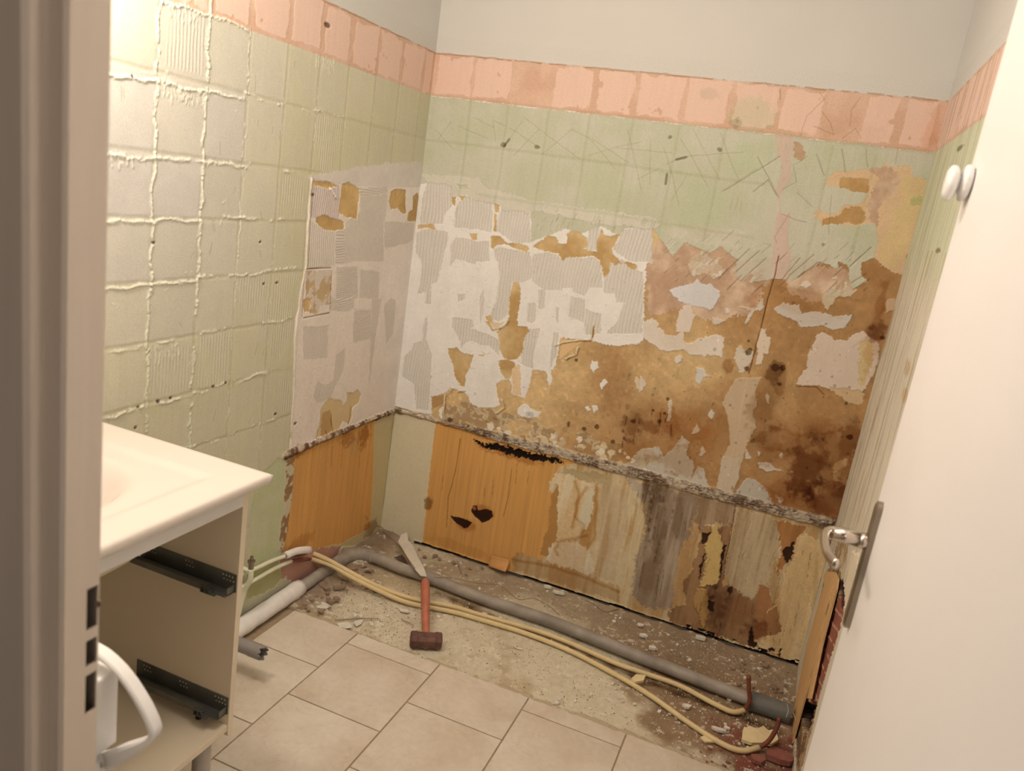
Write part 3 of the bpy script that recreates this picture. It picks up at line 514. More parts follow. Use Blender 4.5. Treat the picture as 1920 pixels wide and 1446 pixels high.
for p in ([(1275, 605), (1305, 600), (1310, 580), (1335, 570), (1330, 640), (1290, 720), (1260, 660), (1255, 630)], [(1030, 1170), (1045, 1140), (1060, 1240), (1085, 1250), (1080, 1280), (1020, 1270)], [(700, 500), (740, 510), (770, 500), (730, 570), (705, 590)], [(720, 640), (730, 640), (700, 790), (690, 830), (690, 740)],
          [(845, 600), (868, 590), (850, 700), (830, 830), (825, 780)], [(1160, 1290), (1200, 1295), (1205, 1315), (1165, 1315)], [(1235, 1300), (1250, 1300), (1245, 1350), (1232, 1340)], [(750, 960), (790, 985), (785, 1050), (750, 1020)], [(890, 880), (912, 870), (905, 910), (888, 940)]):
    bw.poly(ZA, p, k_dark, warp=0.0048, h=-.007, col=(60, 36, 24))
for a, b, r in ((800, 885, 22), (775, 945, 22)): bw.blot(1120 + a / 3.6146, 860 + b / 3.6146, r / 3.6, r / 3.6, (.35, .3, .26), .9, dh=-.003)
bw.blot(1120 + 800 / 3.6146, 860 + 1000 / 3.6146, 30, 45, (.62, .56, .5), .8); bw.blot(1410, 1180, 30, 30, (.55, .42, .36), .8); bw.blot(1380, 1150, 60, 40, (.7, .58, .5), .7)
for i in range(90):
    x = random.uniform(1290, 1525); y = random.uniform(950, 1160) + (x - 1300) * .25; L_ = random.uniform(8, 70) * random.random(); k_ = random.uniform(.45, .9); bw.line([(x, y), (x - L_ * .11, y + L_ * .5), (x - L_ * .22, y + L_)], random.uniform(.0006, .0020), -.001, (k_, k_ * .92, k_ * .84), wob=.010, gap=.45, soft=.9)
bw.line([(1378, 950), (1371, 1000), (1358, 1060)], .0016, -.002, (.4, .3, .22), wob=.002)
bw.line([(1558, 1020), (1545, 1080), (1530, 1140), (1512, 1200), (1502, 1252)], .004, -.004, (.28, .2, .14), wob=.006)
# splits and burns of the orange veneer
for q, w_ in (([(605, 440), (570, 680), (540, 800), (510, 900), (495, 1150)], .0016), ([(1015, 680), (990, 900), (950, 1060)], .0012), ([(1060, 640), (1045, 800)], .0008), ([(470, 730), (460, 850)], .0008), ([(800, 830), (795, 900)], .001), ([(870, 770), (860, 900)], .0008), ([(1150, 700), (1140, 800)], .0008)):
    bw.line([(720 + a / 4.2525, 720 + b / 4.2525) for a, b in q], w_, -.0012, (.45, .36, .28), wob=.001, soft=.6)
bw.poly(ZG, [(520, 1055), (600, 1068), (700, 1105), (670, 1150), (640, 1160), (590, 1130), (545, 1090)], k_dark, warp=.002, h=-.005, col=(52, 28, 16))
bw.poly(ZG, [(690, 1010), (705, 975), (735, 970), (745, 1010), (810, 1000), (860, 1020), (868, 1060), (840, 1090), (775, 1110), (745, 1080), (700, 1040)], k_dark, warp=.002, h=-.005, col=(52, 28, 16))
bw.poly(ZG, [(700, 985), (722, 975), (735, 1005), (715, 1015)], k_flat, warp=.001, col=(150, 84, 50), h=.001)
bw.blot(872, 985, 26, 14, (.62, .42, .30), .7, nz=.4); bw.blot(905, 962, 24, 18, (.62, .40, .28), .7, nz=.4); bw.blot(803, 944, 8, 12, (.4, .34, .28), .9, dh=.003)
bw.blot(870, 1030, 90, 12, (.82, .74, .66), .5)
# ledge of old sealant and mortar along the bath line
band = np.abs(V - (H3 + .004 * s.w1 + .006)) ; wd_ = .006 + .014 * sst(U, .25, .5) + .006 * s.w2
bm_ = band < wd_
t = sst(s.lum * .3 + s.sml * .3 + s.mid * .4, .38, .62)
cc = mixc((176, 154, 124), (106, 82, 62), t); cc2 = mixc((198, 176, 146), (164, 138, 108), t)
k = V3(sst(U, .20, .34)); cc = cc2 * (1 - k) + cc * k
s.c[bm_] = cc[bm_]; s.h[bm_] = (.004 + .008 * np.sqrt(np.clip(1 - (band / np.maximum(wd_, .003)) ** 2, 0, 1)) * (.3 + 1.2 * s.mid) + .007 * (s.sml - .5) + .005 * (s.f1))[bm_]
for dz in (-.006, .004, .013): bw.line([(.0, H3 + dz), (.5, H3 + dz + .004), (1.0, H3 + dz - .002), (W, H3 + dz + .003)], .0014, -.003, (.6, .52, .44), wob=.012, gap=.40, metric=True)
bw.poly(FULL, [(886, 826), (920, 832), (960, 842), (1000, 852), (1040, 862), (1062, 872), (1030, 868), (990, 862), (940, 850), (900, 836)], k_dark, warp=.010, h=-.014, col=(30, 20, 14))
bw.blot(960, 852, 80, 14, (.6, .42, .3), .7); bw.blot(1100, 880, 60, 16, (.86, .78, .66), .6)
bw.blot(1556, 1000, 30, 26, (.5, .4, .34), .8); bw.blot(749, 771, 8, 8, (.35, .28, .22), .9, dh=.003)
for p in ([(750, 766), (800, 780), (870, 800), (930, 822)], [(760, 775), (830, 796), (900, 818)]): bw.line(p, .0018, .002, (.75, .66, .56), wob=.004)
# black gap at the foot of the boards
gap = (V < .012 + .010 * (s.mid - .3)) & (U > .16)
s.c[gap] = A((40, 28, 20)); s.h[gap] = -.022
gap = (V < .028) & (U > 1.3) & (s.sml * .5 + s.mid * .5 > .60); s.c[gap] = A((48, 32, 24)); s.h[gap] = -.012
bw.line([(0, H1 - .001), (.5, H1), (1.1, H1 + .001), (W, H1)], .0022, .0008, (.72, .58, .50), wob=.003, gap=.42, metric=True)
wall_back = struct(bw.build('wall_back', MWALL, -1), 'back wall stripped of its tiles, with peach and green bands above brown torn board')
bm = bmesh.new(); box(bm, -.12, W + .12, -.0024, .12, 1.97, CEIL); box(bm, -.12, W + .12, .03, .12, -.05, 1.97)
obj('upper_paint', bm, M_PAINT, wall_back)

# ================================================================== LEFT WALL
lw = Surface(-1.75, 0, 0, 1.99, .0023, 0, 0.0); s = lw; U, V = s.U, s.V
lw.c[:] = A((199, 185, 163)); lw.h[:] = .003
zone(lw, V < H2, k_green, a=(197, 182, 141), b=(203, 187, 150), h=.002)
lcells = [-1.75, -1.615, -1.462, -1.309, -1.154, -1.006, -.852, -.702, -.550, -.391, -.237, -.078, -.004]
rows = [H2] + GROWS + [.52, .36, .2, .04]
lr = random.Random(5)
for a, b in zip(lcells, lcells[1:]):
    for t0, t1 in zip(rows, rows[1:]):
        m = (U >= a) & (U < b) & (V <= t0) & (V > t1)
        pale = min(1, max(0, ((-(a + b) / 2 - .82) / .35))) * min(1, max(0, (t0 - .95) / .35))
        k = pale * lr.uniform(.55, 1.0) + lr.uniform(-.03, .10)
        k = max(0, min(1, k)); tgt = A((196, 181, 158)); g = .98 + lr.uniform(-.02, .03)
        s.c[m] = (s.c[m] * (1 - k) + tgt * k) * g
m = (V < H2); pool = sst(s.mid * .6 + s.big * .4, .40, .60); s.c[m] *= (1 - .05 * V3(pool))[m]
peach_band(lw, lcells, 9)
# combed ribs showing faintly in some cells
for a, b, t1, t0 in ((-.85, -.70, .70, 1.15), (-1.006, -.852, 1.0, 1.15), (-1.15, -1.006, .85, 1.0), (-.702, -.55, 1.47, 1.62), (-1.31, -1.16, .86, .98), (-.39, -.24, 1.47, 1.62), (-1.30, -1.16, 1.65, 1.78), (-.85, -.72, 1.32, 1.44)):
    m = (U > a + .01) & (U < b - .01) & (V > t1) & (V < t0); s.h[m] += (.0006 * np.sin(2 * np.pi * (U + .004 * s.w1) / .011) * sst(s.mid, .35, .55))[m]
# seams: slightly darker grooves, and ragged beads of old adhesive squeezed up between the tiles
for x in lcells[1:-1]:
    lw.line([(x, H2), (x - .004, 1.3), (x, .8), (x + .003, .1)], .0045, -.0008, (.93, .92, .86), wob=.002, metric=True, soft=.9)
for z in rows[1:]:
    lw.line([(-1.75, z), (-.9, z), (-.02, z)], .0045, -.0008, (.93, .92, .86), wob=.002, metric=True, soft=.9)
def bead(p, wd=.0055, dh=.0042, g=.30, n=2):
    wd *= .72; dh *= .70; g += .06
    for k in range(n):
        lw.line([(a + random.uniform(-.003, .003), b + random.uniform(-.003, .003)) for a, b in p], wd / n ** .5, dh / n ** .4, (1, 1, 1), col=(210, 198, 164), wob=.010, gap=g + .05 * k, metric=True, soft=.6, lump=1)
rr = random.Random(21)
for x, top, bot, g in ((-1.462, 1.80, .8, .25), (-1.309, 1.79, .62, .26), (-1.154, 1.93, 1.16, .22), (-1.154, 1.16, .62, .36), (-1.006, 1.79, 1.20, .36), (-1.006, 1.2, .6, .34), (-.852, 1.66, .55, .52), (-.702, 1.70, 1.3, .42), (-.55, 1.62, 1.40, .46), (-.237, 1.78, 1.4, .5), (-.391, 1.78, 1.4, .5)):
    bead([(x, top), (x - .003, (top + bot) / 2), (x + .002, bot)], .006 if x < -1.1 else .0035, .0045 if x < -1.1 else .0022, g)
for z, a, b, g in ((1.612, -1.5, -1.02, .22), (1.632, -1.02, -.5, .50), (1.447, -1.5, -1.0, .26), (1.457, -.98, -.62, .48), (1.302, -1.5, -1.15, .20), (1.312, -1.15, -.72, .42), (1.150, -1.5, -1.15, .20), (1.160, -1.15, -.74, .38), (1.007, -1.45, -.74, .48), (.850, -1.45, -.74, .38), (.690, -1.2, -.74, .44), (1.785, -1.32, -1.02, .36)):
    bead([(a, z - .01 if a < -1.2 else z), ((a + b) / 2, z), (b, z + .004)], .0055, .0040, g)
for i in range(46):                                  # crumbs and scratches
    x = rr.uniform(-1.45, -.75); z = rr.uniform(.7, 1.75)
    if rr.random() < .5: bead([(x, z), (x + rr.uniform(-.02, .02), z + rr.uniform(-.02, .03))], .0025, .002, .3, 1)
    else: lw.line([(x, z), (x + rr.uniform(-.01, .01), z + rr.uniform(.01, .04))], .0012, -.0008, (.8, .76, .68), metric=True)
for z0, x0 in ((1.612, -1.30), (1.612, -1.24), (1.785, -1.28), (1.447, -1.46), (.99, -1.30), (1.785, -.72)):
    for k in range(9): bead([(x0 + k * .011, z0), (x0 + k * .011 + .002, z0 - .025 - .012 * rr.random())], .0026, .003, .25, 1)
# stripped patch by the corner
lw.poly(FULL, [(575, 330), (640, 318), (720, 305), (790, 305), (790, 370), (640, 350), (583, 345)], k_flat, warp=.006, col=(206, 188, 164), h=.0022)
PATCH = [(585, 336), (640, 345), (720, 350), (790, 350), (790, 430), (760, 600), (752, 755), (745, 766), (700, 788), (600, 828), (545, 852), (548, 760), (552, 600), (560, 565), (573, 500), (577, 420)]
lw.poly(FULL, PATCH, k_white, warp=.002, col=(224, 202, 176), h=.0008)
for p, kw in (([(100, 640), (370, 740), (370, 1100), (70, 1130), (75, 880), (95, 850)], dict(per=.011)), ([(110, 220), (420, 260), (420, 620), (110, 600)], dict(per=.010, amp=.0016, col=(204, 180, 158))),
              ([(380, 750), (640, 640), (640, 1050), (380, 1090)], dict(per=.0075)), ([(390, 760), (470, 760), (480, 1050), (390, 1090)], dict(per=.009, hor=True)), ([(480, 650), (880, 380), (880, 1060), (490, 1050)], dict(per=.0072)),
              ([(620, 300), (920, 280), (930, 340), (640, 390)], dict(per=.009, hor=True)), ([(640, 390), (920, 350), (900, 630), (640, 640)], dict(per=.0072)), ([(890, 640), (1200, 650), (1180, 850), (1000, 900), (890, 900)], dict(per=.0075)),
              ([(900, 760), (1000, 760), (1000, 900), (900, 920)], dict(per=.007, hor=True)), ([(390, 1120), (610, 1110), (610, 1440), (380, 1440)], dict(per=.0065, hor=True)), ([(640, 1140), (840, 1160), (830, 1440), (630, 1440)], dict(per=.0070))):
    lw.poly(ZB, p, k_comb, warp=.003, **{**dict(col=(208, 188, 162), amp=.0017), **kw})
for p, kw in (([(440, 0), (650, 0), (640, 80), (600, 100), (500, 110), (440, 90)], dict(per=.007, hor=True)), ([(650, 90), (790, 90), (790, 330), (740, 350), (640, 370), (640, 260)], dict(per=.007, hor=True)), ([(800, 0), (880, 0), (820, 380), (790, 640), (770, 740), (780, 500)], dict(per=.008)),
              ([(490, 480), (570, 420), (560, 600), (490, 740), (450, 840), (380, 870), (390, 740), (470, 700)], dict(per=.009)), ([(300, 820), (340, 700), (430, 740), (440, 820), (370, 870), (330, 880)], dict(per=.009)), ([(220, 240), (430, 230), (420, 500), (220, 520)], dict(per=.010, amp=.0006)), ([(900, 60), (960, 0), (1000, 20), (980, 300), (920, 380)], dict(per=.008, hor=True, amp=.0005))):
    lw.poly(ZD, p, k_comb, warp=.003, **{**dict(col=(207, 187, 161), amp=.0016), **kw})
for p in ([(450, 250), (520, 235), (630, 300), (625, 420), (605, 610), (480, 600), (420, 540), (430, 400)], [(960, 330), (1000, 300), (1115, 315), (1115, 570), (1090, 560), (1030, 510), (960, 510), (940, 430)],
          [(1190, 370), (1235, 340), (1270, 420), (1270, 600), (1240, 640), (1130, 640), (1140, 550), (1185, 510)], [(180, 600), (250, 570), (380, 620), (470, 640), (470, 720), (380, 740), (280, 730), (180, 660)], [(150, 210), (330, 230), (400, 280), (290, 300), (200, 270), (145, 260)], [(1610, 390), (1640, 380), (1640, 470), (1615, 470)]):
    lw.poly(ZB, p, k_board, warp=.003, a=(190, 152, 96), b=(170, 132, 78), h=-.0012)
lw.poly(ZB, [(80, 1160), (340, 1150), (340, 1500), (60, 1560)], k_mottle, warp=.004, a=(212, 188, 160), b=(190, 156, 110))
lw.poly(ZD, [(215, 0), (330, 0), (290, 110), (225, 120)], k_board, warp=.006, a=(196, 160, 108), b=(180, 142, 90), h=-.001)
lw.poly(ZD, [(290, 0), (360, 0), (350, 120), (270, 125)], k_mottle, warp=.004, a=(212, 188, 160), b=(190, 156, 110))
lw.poly(ZD, [(330, 1190), (350, 1060), (370, 920), (440, 840), (480, 860), (530, 860), (560, 900), (590, 850), (590, 790), (640, 800), (680, 770), (705, 810), (690, 890), (640, 920), (630, 1000), (600, 1060), (560, 1040), (520, 1110), (480, 1130)], k_flat, warp=.004, col=(204, 172, 122), h=-.0006)
lw.poly(ZD, [(365, 1180), (380, 980), (440, 950), (470, 1050), (460, 1120)], k_flat, warp=.006, col=(184, 142, 90), h=-.0012)
for q in ([(455, 970), (460, 1040), (470, 1120)], [(625, 920), (615, 1000), (600, 1060)], [(330, 1190), (340, 1110)], [(410, 1120), (420, 1160)]): lw.line([(520 + a / 4.519, 560 + b / 4.519) for a, b in q], .0025, -.001, (.5, .4, .28), wob=.003)
lw.line([(575, 504), (620, 502)], .002, -.002, (.35, .28, .2)); lw.line([(569, 596), (617, 587)], .002, -.002, (.45, .36, .26)); lw.line([(570, 508), (566, 594)], .0016, -.002, (.6, .5, .4)); lw.line([(622, 508), (618, 586)], .0016, -.002, (.6, .5, .4))
lw.line([(583, 335), (576, 420), (572, 500), (560, 565), (552, 640), (548, 760), (543, 850)], .004, .003, (1, 1, 1), col=(220, 200, 170), wob=.004, gap=.30)
lw.line([(588, 335), (581, 420), (577, 500)], .002, -.001, (.6, .52, .42), wob=.002, gap=.4)
for q in ([(618, 354), (628, 370)],): lw.line(q, .004, .005, (1, 1, 1), col=(224, 206, 182))
for a, b, r in ((586, 365, 4), (613, 47, 6), (553, 794, 3), (399, 725, 3), (422, 718, 3), (319, 746, 3), (295, 753, 4), (258, 763, 3), (516, 776, 3), (253, 802, 3), (246, 143, 4), (287, 455, 4), (487, 454, 3), (494, 532, 3), (518, 530, 3)):
    lw.blot(a, b, r, r, (.22, .18, .15), .95, nz=.5, edge=.3, dh=-.003)
# below the bath line
lw.poly(FULL, [(545, 850), (700, 785), (745, 765), (712, 1000), (690, 1020), (530, 1040), (540, 930)], k_flat, warp=.001, col=(196, 172, 122), h=-.001, v=.04)
lw.poly(FULL, [(548, 852), (702, 790), (700, 900), (694, 990), (640, 1020), (530, 1040), (540, 930)], k_grain, warp=.002, col=(206, 148, 80), h=-.002)
lw.poly([520, 560, 4.519], [(560, 1200), (620, 1160), (690, 1170), (680, 1290), (640, 1340), (600, 1260)], k_grain, warp=.006, col=(198, 148, 86), h=-.001)
for q in ([(545, 1440), (560, 1200)], [(460, 1440), (470, 1250)], [(700, 1440), (710, 1200)]): lw.line([(520 + a / 4.519, 560 + b / 4.519) for a, b in q], .001, -.001, (.6, .45, .35), wob=.001)
for a in ((685, 815, 14, 26, (.5, .35, .25), .8), (650, 825, 18, 16, (.6, .45, .35), .7), (698, 990, 16, 16, (.45, .34, .28), .8), (560, 845, 20, 14, (.5, .36, .26), .7), (560, 1020, 30, 16, (.7, .6, .5), .6)): lw.blot(*a)
# crumbly edge of the green left of it, and red brick showing low down
lw.poly(FULL, [(535, 850), (552, 852), (548, 930), (536, 1010), (528, 1042), (520, 1000), (528, 920)], k_mottle, warp=.006, a=(204, 184, 146), b=(150, 112, 74), h=.001)
lw.poly(FULL, [(520, 860), (538, 868), (530, 960), (520, 1040), (470, 1060), (470, 960), (480, 900)], k_green, warp=.006, a=(184, 180, 130), b=(194, 184, 142), h=.001)
lw.poly(FULL, [(525, 1045), (560, 1030), (640, 1025), (620, 1080), (560, 1095), (530, 1085)], k_flat, warp=.008, col=(184, 134, 110), h=-.002)
lw.poly(FULL, [(462, 1070), (520, 1048), (530, 1085), (510, 1105), (462, 1125)], k_flat, warp=.006, col=(170, 158, 106), h=0)
band = np.abs(V - (H3 + .003 + .008 * s.w1)); wd_ = .012 + .010 * s.w2
bm_ = (band < wd_) & (U > -.735)
t = sst(s.str * .3 + s.sml * .4 + s.mid * .3, .42, .58)
cc = mixc((176, 150, 118), (96, 66, 44), t); s.c[bm_] = cc[bm_]; s.h[bm_] = (.003 + .008 * (1 - (band / np.maximum(wd_, .003)) ** 2) * (.5 + s.mid) + .004 * (s.sml - .5))[bm_]
lw.line([(-.72, H3 - .010), (-.4, H3 - .006), (-.1, H3 - .004)], .004, -.006, (.3, .2, .14), wob=.006, gap=.36, metric=True)
lw.line([(-1.75, H1), (-.9, H1 - .001), (0, H1)], .0022, .0008, (.75, .62, .54), wob=.003, gap=.42, metric=True)
wall_left = struct(lw.build('wall_left', MWALL, 1), 'left wall in pale green with a grid of ragged tile adhesive')
bm = bmesh.new(); box(bm, -.12, .0024, YN, -.002, 1.97, CEIL); box(bm, -.12, .003, YN, -1.749, 0, 1.97); box(bm, -.12, -.03, -1.749, -.002, -.05, 1.97)
obj('upper_paint', bm, M_PAINT, wall_left)

# ================================================================== RIGHT WALL
rw = Surface(-1.12, 0, 0, 1.99, .0027, 0, W); s = rw; U, V = s.U, s.V
rw.c[:] = A((199, 185, 163)); rw.h[:] = .002
st = fbm(U, V, .012, 51, 3, .25)
zone(rw, V < H2, k_flat, col=(206, 186, 154), h=.001, v=.05)
gz = sst(V + .12 * (s.str - .5), 1.36, 1.52); m = V < H2
s.c[m] = (s.c * (1 - V3(gz)) + A((196, 186, 146)) * V3(gz))[m]
peach_band(rw, [-.86, -.70, -.54, -.38, -.23, -.07, 0], 4)
m = V < H1; s.c[m] *= V3(1 - .22 * sst(st, .50, .66))[m]; s.h[m] += (.0016 * (st - .5))[m]
m = (V > H3) & (V < 1.5) & (sst(fbm(U, V, .02, 61, 3, .2), .60, .64) > .5); s.c[m] *= np.array([.86, .80, .70]); s.h[m] -= .001
for a, b in ((1802, 277), (1760, 470)): rw.blot(a, b, 7, 6, (.35, .3, .22), .9, nz=.8)
for a, b in ((1698, 740), (1702, 690)): rw.blot(a, b, 8, 24, (.8, .66, .5), .8)
rw.poly(ZH, [(770, 300), (830, 230), (815, 420), (800, 520), (760, 500), (755, 360)], k_mottle, warp=.008, a=(200, 176, 136), b=(160, 124, 80))
def k_brick(s, w):
    z = s.V[w] + .35 * (s.U[w] + .6) + .010 * s.w1[w]; f = (z / .043) % 1; j = (f < .16) & (s.mid[w] > .42)
    c = np.where(j[..., None], A((176, 128, 104)) * V3(.8 + .5 * s.sml[w]), A((140, 82, 60)) * V3(.75 + .5 * s.mid[w]))
    return c, np.where(j, -.006, -.010 + .004 * s.mid[w])
ZK = (1440, 1000, 6.573)
rw.poly(ZH, [(765, 330), (800, 560), (770, 700), (720, 900), (640, 1250), (590, 1446), (560, 1500), (560, 1100), (600, 900), (700, 500)], k_mottle, warp=.010, a=(176, 140, 100), b=(120, 88, 60), h=-.004)
rw.poly(ZH, [(800, 515), (812, 540), (810, 600), (800, 660), (780, 760), (745, 860), (715, 960), (690, 1040), (655, 1120), (640, 1180), (605, 1120), (640, 980), (700, 780), (750, 640), (775, 560)], k_brick, warp=.010)
rw.poly(ZH, [(600, 1105), (650, 1090), (665, 1125), (650, 1160), (640, 1200), (630, 1250), (600, 1260), (590, 1180)], k_dark, warp=.010, col=(36, 24, 18), h=-.03)
rw.poly(ZH, [(775, 490), (800, 500), (795, 560), (785, 640), (768, 630)], k_dark, warp=.006, col=(70, 40, 34), h=-.014)
rw.poly(ZH, [(845, 360), (880, 370), (870, 430), (860, 490), (830, 600), (815, 640), (812, 540), (830, 450)], k_flat, warp=.006, col=(214, 190, 154), h=.004)
wall_right = struct(rw.build('wall_right', MWALL, -1), 'right wall strip with worn cream and green paint and bare brick low down')
bm = bmesh.new(); box(bm, W - .0014, W + .12, YN - .06, -.002, 1.97, CEIL); box(bm, W - .001, W + .12, YN - .06, -1.119, 0, 1.97); box(bm, W + .04, W + .12, -1.119, -.002, -.05, 1.97)
obj('upper_paint', bm, M_PAINT, wall_right)

# ================================================================== FLOOR
fs = Surface(0.0, W, -1.02, 0.0, .0026, 2, 0.0); s = fs; U, V = s.U, s.V
cA, cB, cC = (204, 182, 146), (180, 154, 114), (140, 110, 78)
t = sst(s.big * .6 + s.mid * .4, .40, .60)
fs.c[:] = mixc(cA, cB, t)
wet = sst((U - .55) * .9 + (V + .42) * 1.4 + (s.big - .5) * 1.2 + (s.mid - .5) * .5, .25, .62)
wet = np.maximum(wet, sst(U, 1.15, 1.5) * .8 * sst(s.mid, .3, .6))
fs.c[:] = fs.c * (1 - V3(wet)) + A(cC) * V3(wet) * V3(.8 + .4 * s.mid)
bk = sst(V, -.24, -.16) * (1 - .6 * sst(U, .9, 1.2)); fs.c[:] = fs.c * (1 - .5 * V3(bk)) + A((176, 156, 124)) * .5 * V3(bk)
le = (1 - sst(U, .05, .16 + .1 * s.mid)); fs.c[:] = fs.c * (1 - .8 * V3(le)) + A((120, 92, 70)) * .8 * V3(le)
red = sst(U, 1.42, 1.6) * (1 - sst(V, -.52, -.40)) * sst(s.mid, .35, .5); fs.c[:] = fs.c * (1 - V3(red)) + A((128, 70, 52)) * V3(red)
fs.c[:] *= V3(.93 + .22 * (s.sml - .4))
spk = sst(s.sml, .64, .72) * sst(s.mid, .45, .6); fs.c[:] = fs.c * (1 - .6 * V3(spk)) + A((214, 196, 166)) * .6 * V3(spk)
fs.h[:] = .003 * (s.big - .5) + .003 * (s.mid - .5) + .0022 * (s.sml - .5) + .0012 * spk
mound = (1 - sst(U, .05, .13 + .06 * s.mid)) * (.35 + s.mid) + .5 * sst(V, -.05, -.0) * s.mid; fs.h += .022 * mound * (V > -.72)
fs.line([(.0, -.70), (.4, -.705), (.9, -.70), (W, -.70)], .012, .004, (1, 1, 1), col=(176, 152, 116), wob=.012, gap=.42, metric=True)
fs.h[V < -.725] -= .006
for q in ([(560, 1180), (640, 1120)], [(600, 1120), (650, 1090)]): fs.line(q, .012, .002, (.9, .85, .8), wob=.01, gap=.4)
for i in range(16):                                  # dark band along the pipe: grime, with the pipe's shadow painted in
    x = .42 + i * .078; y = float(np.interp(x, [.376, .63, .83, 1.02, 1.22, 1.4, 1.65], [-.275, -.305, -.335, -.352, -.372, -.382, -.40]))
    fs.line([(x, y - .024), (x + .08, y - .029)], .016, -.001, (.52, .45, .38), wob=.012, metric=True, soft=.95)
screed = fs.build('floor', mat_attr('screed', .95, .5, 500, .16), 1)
struct(screed, 'bare dusty screed where the bath stood, with beige tiles in front')
def tile_mat():
    m = bpy.data.materials.new('beige_marbled_tile'); m.use_nodes = True; nt = m.node_tree; N = nt.nodes; L = nt.links
    b = N['Principled BSDF']; b.inputs['Roughness'].default_value = .42; b.inputs['Specular IOR Level'].default_value = .35
    tc = N.new('ShaderNodeTexCoord'); g = N.new('ShaderNodeNewGeometry')
    ad = N.new('ShaderNodeVectorMath'); ad.operation = 'ADD'; sc = N.new('ShaderNodeVectorMath'); sc.operation = 'SCALE'; sc.inputs[3].default_value = 9
    cb = N.new('ShaderNodeCombineXYZ'); L.new(g.outputs['Random Per Island'], cb.inputs[0]); L.new(g.outputs['Random Per Island'], cb.inputs[1]); L.new(cb.outputs[0], sc.inputs[0])
    L.new(tc.outputs['Object'], ad.inputs[0]); L.new(sc.outputs[0], ad.inputs[1])
    n1 = N.new('ShaderNodeTexNoise'); n1.inputs['Scale'].default_value = 4.5; n1.inputs['Detail'].default_value = 7; n1.inputs['Distortion'].default_value = .6; L.new(ad.outputs[0], n1.inputs['Vector'])
    r1 = N.new('ShaderNodeValToRGB'); e = r1.color_ramp.elements; e[0].position = .32; e[0].color = (*A((193, 168, 136)), 1); e[1].position = .68; e[1].color = (*A((212, 190, 161)), 1); L.new(n1.outputs['Fac'], r1.inputs[0])
    n2 = N.new('ShaderNodeTexNoise'); n2.inputs['Scale'].default_value = 7; n2.inputs['Detail'].default_value = 5; n2.inputs['Distortion'].default_value = 1.2; L.new(ad.outputs[0], n2.inputs['Vector'])
    r2 = N.new('ShaderNodeValToRGB'); e = r2.color_ramp.elements; e[0].position = .485; e[0].color = (1, 1, 1, 1); e[1].position = .515; e[1].color = (1, 1, 1, 1); k = e.new(.50); k.color = (.94, .92, .89, 1); L.new(n2.outputs['Fac'], r2.inputs[0])
    mx = N.new('ShaderNodeMix'); mx.data_type = 'RGBA'; mx.blend_type = 'MULTIPLY'; mx.inputs[0].default_value = 1; L.new(r1.outputs[0], mx.inputs[6]); L.new(r2.outputs[0], mx.inputs[7])
    n3 = N.new('ShaderNodeTexNoise'); n3.inputs['Scale'].default_value = 60; n3.inputs['Detail'].default_value = 6; L.new(tc.outputs['Object'], n3.inputs['Vector'])
    r3 = N.new('ShaderNodeMapRange'); r3.inputs[1].default_value = .3; r3.inputs[2].default_value = .7; r3.inputs[3].default_value = .95; r3.inputs[4].default_value = 1.03; L.new(n3.outputs['Fac'], r3.inputs[0])
    m2 = N.new('ShaderNodeMix'); m2.data_type = 'RGBA'; m2.blend_type = 'MULTIPLY'; m2.inputs[0].default_value = 1; L.new(mx.outputs[2], m2.inputs[6]); L.new(r3.outputs[0], m2.inputs[7])
    L.new(m2.outputs[2], b.inputs['Base Color'])
    return m
bm = bmesh.new(); g = .0022
def tile(x0, x1, y0, y1, ragged=False):
    x0 += g; x1 -= g; y0 += g; y1 -= g if not ragged else 0
    if x1 - x0 < .01 or y1 - y0 < .01: return
    pts = [(x0, y0), (x1, y0)]
    if ragged:
        n = 22
        for i in range(n + 1):
            t = i / n; pts.append((x1 + (x0 - x1) * t, y1 + random.uniform(-.004, .004) * (random.random() < .6)))
    else: pts += [(x1, y1), (x0, y1)]
    top = [bm.verts.new((a, b, .012)) for a, b in pts]; bot = [bm.verts.new((a, b, -.004)) for a, b in pts]
    bm.faces.new(top)
    for i in range(len(pts)): j = (i + 1) % len(pts); bm.faces.new((top[j], top[i], bot[i], bot[j]))
cols = [.085, .335, .640, .945, 1.252, 1.557, W]
for i, (a, b) in enumerate(zip(cols, cols[1:])):
    js = [-.714, -.934] if i % 2 == 0 else [-.714, -.780]
    while js[-1] > -2.9: js.append(js[-1] - .304)
    for k, (y1, y0) in enumerate(zip(js, js[1:])): tile(a, b, y0, y1, k == 0)
for k in range(8): tile(0.0, .085, -1.05 - .304 * (k + 1), -1.05 - .304 * k)
obj('tile_paving', bm, tile_mat(), screed, bevel=.0012, seg=2)
bm = bmesh.new(); box(bm, -.12, W + .12, -3.9, -.715, -.05, .0095)
obj('grout_bed', bm, mat('grout', (150, 122, 90), .9, var=.12, scale=60, bump=.3), screed)
bm = bmesh.new(); box(bm, -.12, W + .12, -.72, .12, -.12, -.04); obj('subfloor', bm, mat('subfloor', (100, 80, 60), .9), screed)

